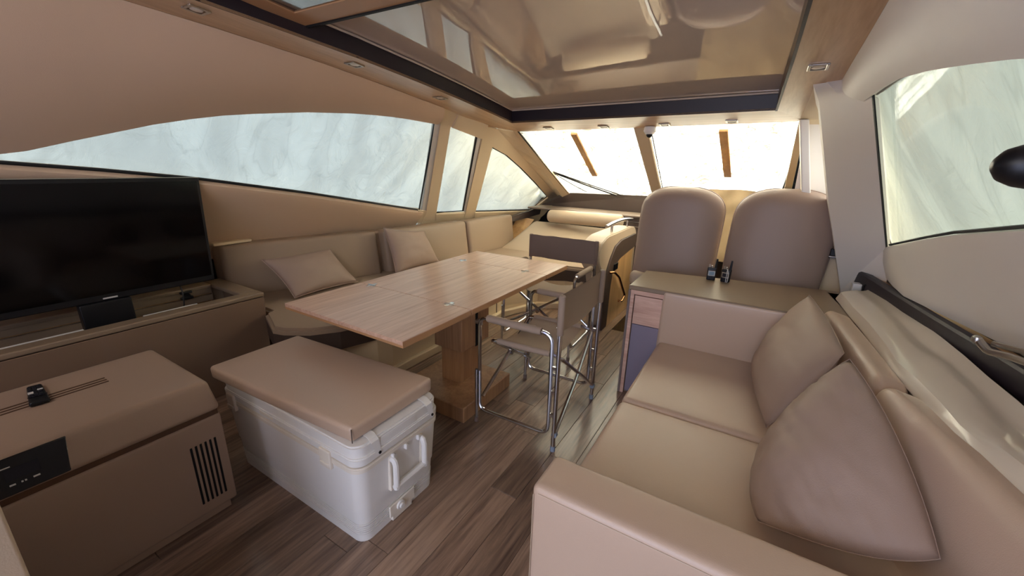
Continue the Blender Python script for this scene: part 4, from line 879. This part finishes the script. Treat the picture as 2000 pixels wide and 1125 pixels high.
part('lever', tube(fillet([(.665, 1.80, .955), (.685, 1.77, .930), (.72, 1.74, .935), (.76, 1.66, .94)], .01), [.012] * 1 + [.011] * 14 + [.010] * 1, 10), 'steel', hl)
part('knob', lathe([(.004, -.014), (.012, -.008), (.014, 0), (.012, .008), (.004, .014)], 12, (.663, 1.80, .955)), 'steel', hl)
part('arm', tube([(.70, 1.80, .95), (.745, 1.75, .955), (.79, 1.68, .92)], .009, 8), 'steel', hl)
part('base', softbox(.775, .84, 1.60, 1.70, .866, .925, .008), 'steel', hl)
# black blurred thing hanging beside the window, close to the camera
bk_ = thing('black_knob', 'black rounded knob on a stalk in front of the right window', 'knob', (.36, .91, 1.44))
part('head', lathe([(.001, -.034), (.012, -.031), (.023, -.021), (.030, -.004), (.033, .016), (.032, .04), (.026, .06)], 24, (.312, .90, 1.468), (.97, .25, .0)), 'black', bk_)
part('stalk', tube([(.35, .912, 1.468), (.40, .93, 1.462), (.52, .96, 1.45)], .016, 12), 'black', bk_)


# ------------------------------------------------------------------ CABINET BEHIND SOFA ARM
cb = thing('low_cabinet', 'low taupe cabinet with rosy wood drawer at the end of the right sofa', 'cabinet', (-.1, 2.75, 0))
part('top', hexa([(-.62, 2.475, .722), (.50, 2.475, .722), (.50, 3.12, .722), (-.625, 2.93, .722), (-.62, 2.475, .75), (.50, 2.475, .75), (.50, 3.12, .75), (-.625, 2.93, .75)], .004, 1), 'capboard', cb)
part('side_panel', box(-.62, -.605, 2.47, 2.93, 0, .722, .002, 1), 'side', cb)
part('carcass', hexa([(-.60, 2.50, 0), (.48, 2.66, 0), (.48, 3.08, 0), (-.60, 2.91, 0), (-.60, 2.50, .722), (.48, 2.66, .722), (.48, 3.08, .722), (-.60, 2.91, .722)]), 'side', cb, smooth=False)
part('face_frame', join(box(-.606, -.583, 2.475, 2.50, 0, .722, .001, 1), box(-.583, -.40, 2.475, 2.50, .695, .722, .001, 1)), 'drawer', cb)
part('drawer', box(-.578, -.40, 2.482, 2.50, .50, .688, .0015, 1), 'drawer', cb, 'rosy wood drawer front')
part('door', box(-.578, -.40, 2.484, 2.50, .02, .496, .0015, 1), 'lilac', cb, 'lilac grey lower door')
# radios
for i, (x, lb) in enumerate(((-.205, 'black handheld radio with a lit pale display, left of the pair'), (-.118, 'black handheld radio with a white cord, right of the pair'))):
    t = thing('handheld_radio', lb, 'radio', (x, 2.93, .75), group='radios between the helm seats', rz=math.radians(8 if i == 0 else -14))
    part('body', soft([(-.026, -.015, 0), (.026, -.015, 0), (.026, .015, 0), (-.026, .015, 0), (-.028, -.016, .085), (.028, -.016, .085), (.028, .016, .085), (-.028, .016, .085)], .006, n=4), 'black', t, local=True)
    part('antenna', tube([(.019, 0, .08), (.020, 0, .10), (.022, 0, .145)], [.008, .0075, .0055], 8), 'black', t, local=True)
    part('knob', join(lathe([(.006, 0), (.006, .018), (.004, .02)], 10, (-.016, 0, .084)), lathe([(.005, 0), (.005, .014), (.003, .015)], 10, (-.002, 0, .084))), 'steel', t, local=True)
    part('display_frame', box(-.022, .022, -.0185, -.014, .030, .066, .002, 1), 'steel', t, local=True)
    part('display', box(-.017, .016, -.0200, -.016, .036, .060), 'lcd_blue' if i == 0 else 'lcd', t, local=True)
    part('keypad', join(*[softbox(-.018 + .013 * a, -.009 + .013 * a, -.0185, -.014, .006 + .011 * b, .013 + .011 * b, .001, n=2) for a in range(3) for b in range(2)]), 'lcd', t, local=True)
    if i == 1: part('wrist_cord', join(tube(fillet([(.004, -.010, .088), (.018, -.022, .07), (.022, -.026, .03), (.020, -.03, .004)], .01), .0022, 6), tube(fillet([(.004, -.010, .088), (.010, -.022, .06), (.010, -.026, .03), (.012, -.03, .004)], .01), .0022, 6)), 'marks', t, local=True)

# ------------------------------------------------------------------ HELM SEATS
def helm_seat(cx, cy, zt, wt, wm, wb, zb, lb, tilt=0.0):
    t = thing('helm_chair', lb, 'seat', (cx, cy, 0), group='helm seats')
    n = 26; m = 22; vs = []; fs = []
    def half(v):      # half width against height 0..1
        if v > .72:
            q = (v - .72) / .28; return wt + (wm - wt) * 0 + 0 if False else wm * (max(0, 1 - q ** 2.6)) ** (1 / 2.4)
        return wb + (wm - wb) * math.sin(v / .72 * math.pi / 2) ** .8
    for s in (-1, 1):
        for i in range(n + 1):
            v = i / n
            v = 1 - (1 - v) ** 1.5
            h_ = max(half(v), .004)
            for j in range(m + 1):
                u = -1 + 2 * j / m; uu = math.sin(u * math.pi / 2)
                e = max(0, 1 - abs(uu) ** 4) ** .5 * max(0.0, 1 - max(0, (v - .80) / .2) ** 3) ** .5
                e *= min(1, .35 + v * 8)
                x = cx + uu * h_ + tilt * v; z = zb + (zt - zb) * v
                y = cy + s * (.065 * e) - (.035 * math.cos(uu * 1.3) * (s < 0)) * e + .05 * v
                vs.append(V((x, y, z)))
    k = (n + 1) * (m + 1)
    for i in range(n):
        for j in range(m):
            a = i * (m + 1) + j; q = (a, a + 1, a + m + 2, a + m + 1); fs.append(q); fs.append(tuple(k + x for x in reversed(q)))
    bm = bmesh.new(); bv = [bm.verts.new(p) for p in vs]
    for f in fs: bm.faces.new([bv[i] for i in f])
    for j in range(m): bm.faces.new([bv[j], bv[k + j], bv[k + j + 1], bv[j + 1]])
    bmesh.ops.remove_doubles(bm, verts=bm.verts, dist=2e-4)
    # close sides
    ed = [e for e in bm.edges if len(e.link_faces) == 1]
    bmesh.ops.holes_fill(bm, edges=ed, sides=0)
    bmesh.ops.recalc_face_normals(bm, faces=bm.faces)
    part('backrest', dump(bm), 'helm_leather', t, angle=60)
    ring = [V((cx + s_ * half(v) * 1.0 + tilt * v, cy + .012 + .05 * v, zb + (zt - zb) * v)) for s_, vv in ((-1, [0, .1, .2, .3, .4, .5, .6, .7, .78, .84, .89, .93, .96, .98, .992]), (1, [.992, .98, .96, .93, .89, .84, .78, .7, .6, .5, .4, .3, .2, .1, 0])) for v in vv]
    part('piping', tube(ring, .006, 6), 'helm_leather', t)
    part('seat_cushion', softbox(cx - .30, cx + .30, cy - .10, cy + .46, .52, .64, .04), 'leather_cream', t)
    part('pedestal', box(cx - .2, cx + .2, cy + .05, cy + .40, 0, .54, .01, 1), 'void', t)
helm_seat(-.535, 3.38, 1.325, .2, .305, .300, .57, 'left helm seat backrest seen from behind, beside the stairs', .015)
helm_seat(.125, 3.30, 1.345, .2, .305, .285, .57, 'right helm seat backrest seen from behind, beside the white pillar', .035)
# cloth over the helm
part('helm_cover', grid(lambda u, v: V((-.75 + 1.1 * u, 4.05 + .35 * v + .03 * noise.noise(V((u * 9, v * 5, 0))) + .02 * math.sin(u * 30 + v * 3), 1.28 - .62 * (1 - v) ** 1.0 * 1.0 + .03 * noise.noise(V((u * 5, v, 3))) - .05 * abs(u - .5) ** 2 * 4 + (0 if v < 1 else .0))), 50, 24), 'beige_cloth', None, 'crumpled beige cloth over the helm, seen between the two helm seats', 'cloth')
part('helm_console', box(-.72, .34, 4.45, 5.05, 0, 1.12, .02, 2), 'dash', None, 'dark helm console hidden under the beige cloth behind the seats', 'console')
tl = thing('helm_lever', 'small black lever above the right helm seat', 'lever', (.30, 4.0, 1.1))
part('knob', lathe([(.004, -.03), (.03, -.02), (.04, 0), (.03, .02), (.006, .035)], 14, (.30, 4.0, 1.385)), 'black', tl)
part('post', cyl((.30, 4.0, 1.0), (.30, 4.0, 1.37), .008), 'black', tl)
part('mount', box(.25, .35, 3.95, 4.5, .98, 1.0), 'black', tl)
gr = thing('pillar_catch', 'small chrome and black catch low on the white pillar beside the right helm seat', 'catch', (.47, 3.3, .93))
part('plate', box(.435, .49, 3.28, 3.30, .93, .985, .003, 1), 'black', gr)
part('bar', cyl((.43, 3.275, .935), (.49, 3.275, .935), .009), 'chrome', gr)
# dome camera
dc = thing('dome_camera', 'white dome security camera under the wood strip above the windshield', 'camera', (-.84, 3.44, cz(3.44)))
part('base', lathe([(.040, 0), (.045, -.006), (.047, -.035), (.042, -.042)][::-1], 24, dc.location), 'white', dc)
part('shroud', lathe([(.012, -.060), (.030, -.056), (.038, -.048), (.040, -.040)], 24, dc.location), 'white', dc)
part('lens_dome', lathe([(.002, -.082), (.014, -.078), (.023, -.068), (.026, -.055), (.026, -.05)], 20, dc.location), 'black', dc)
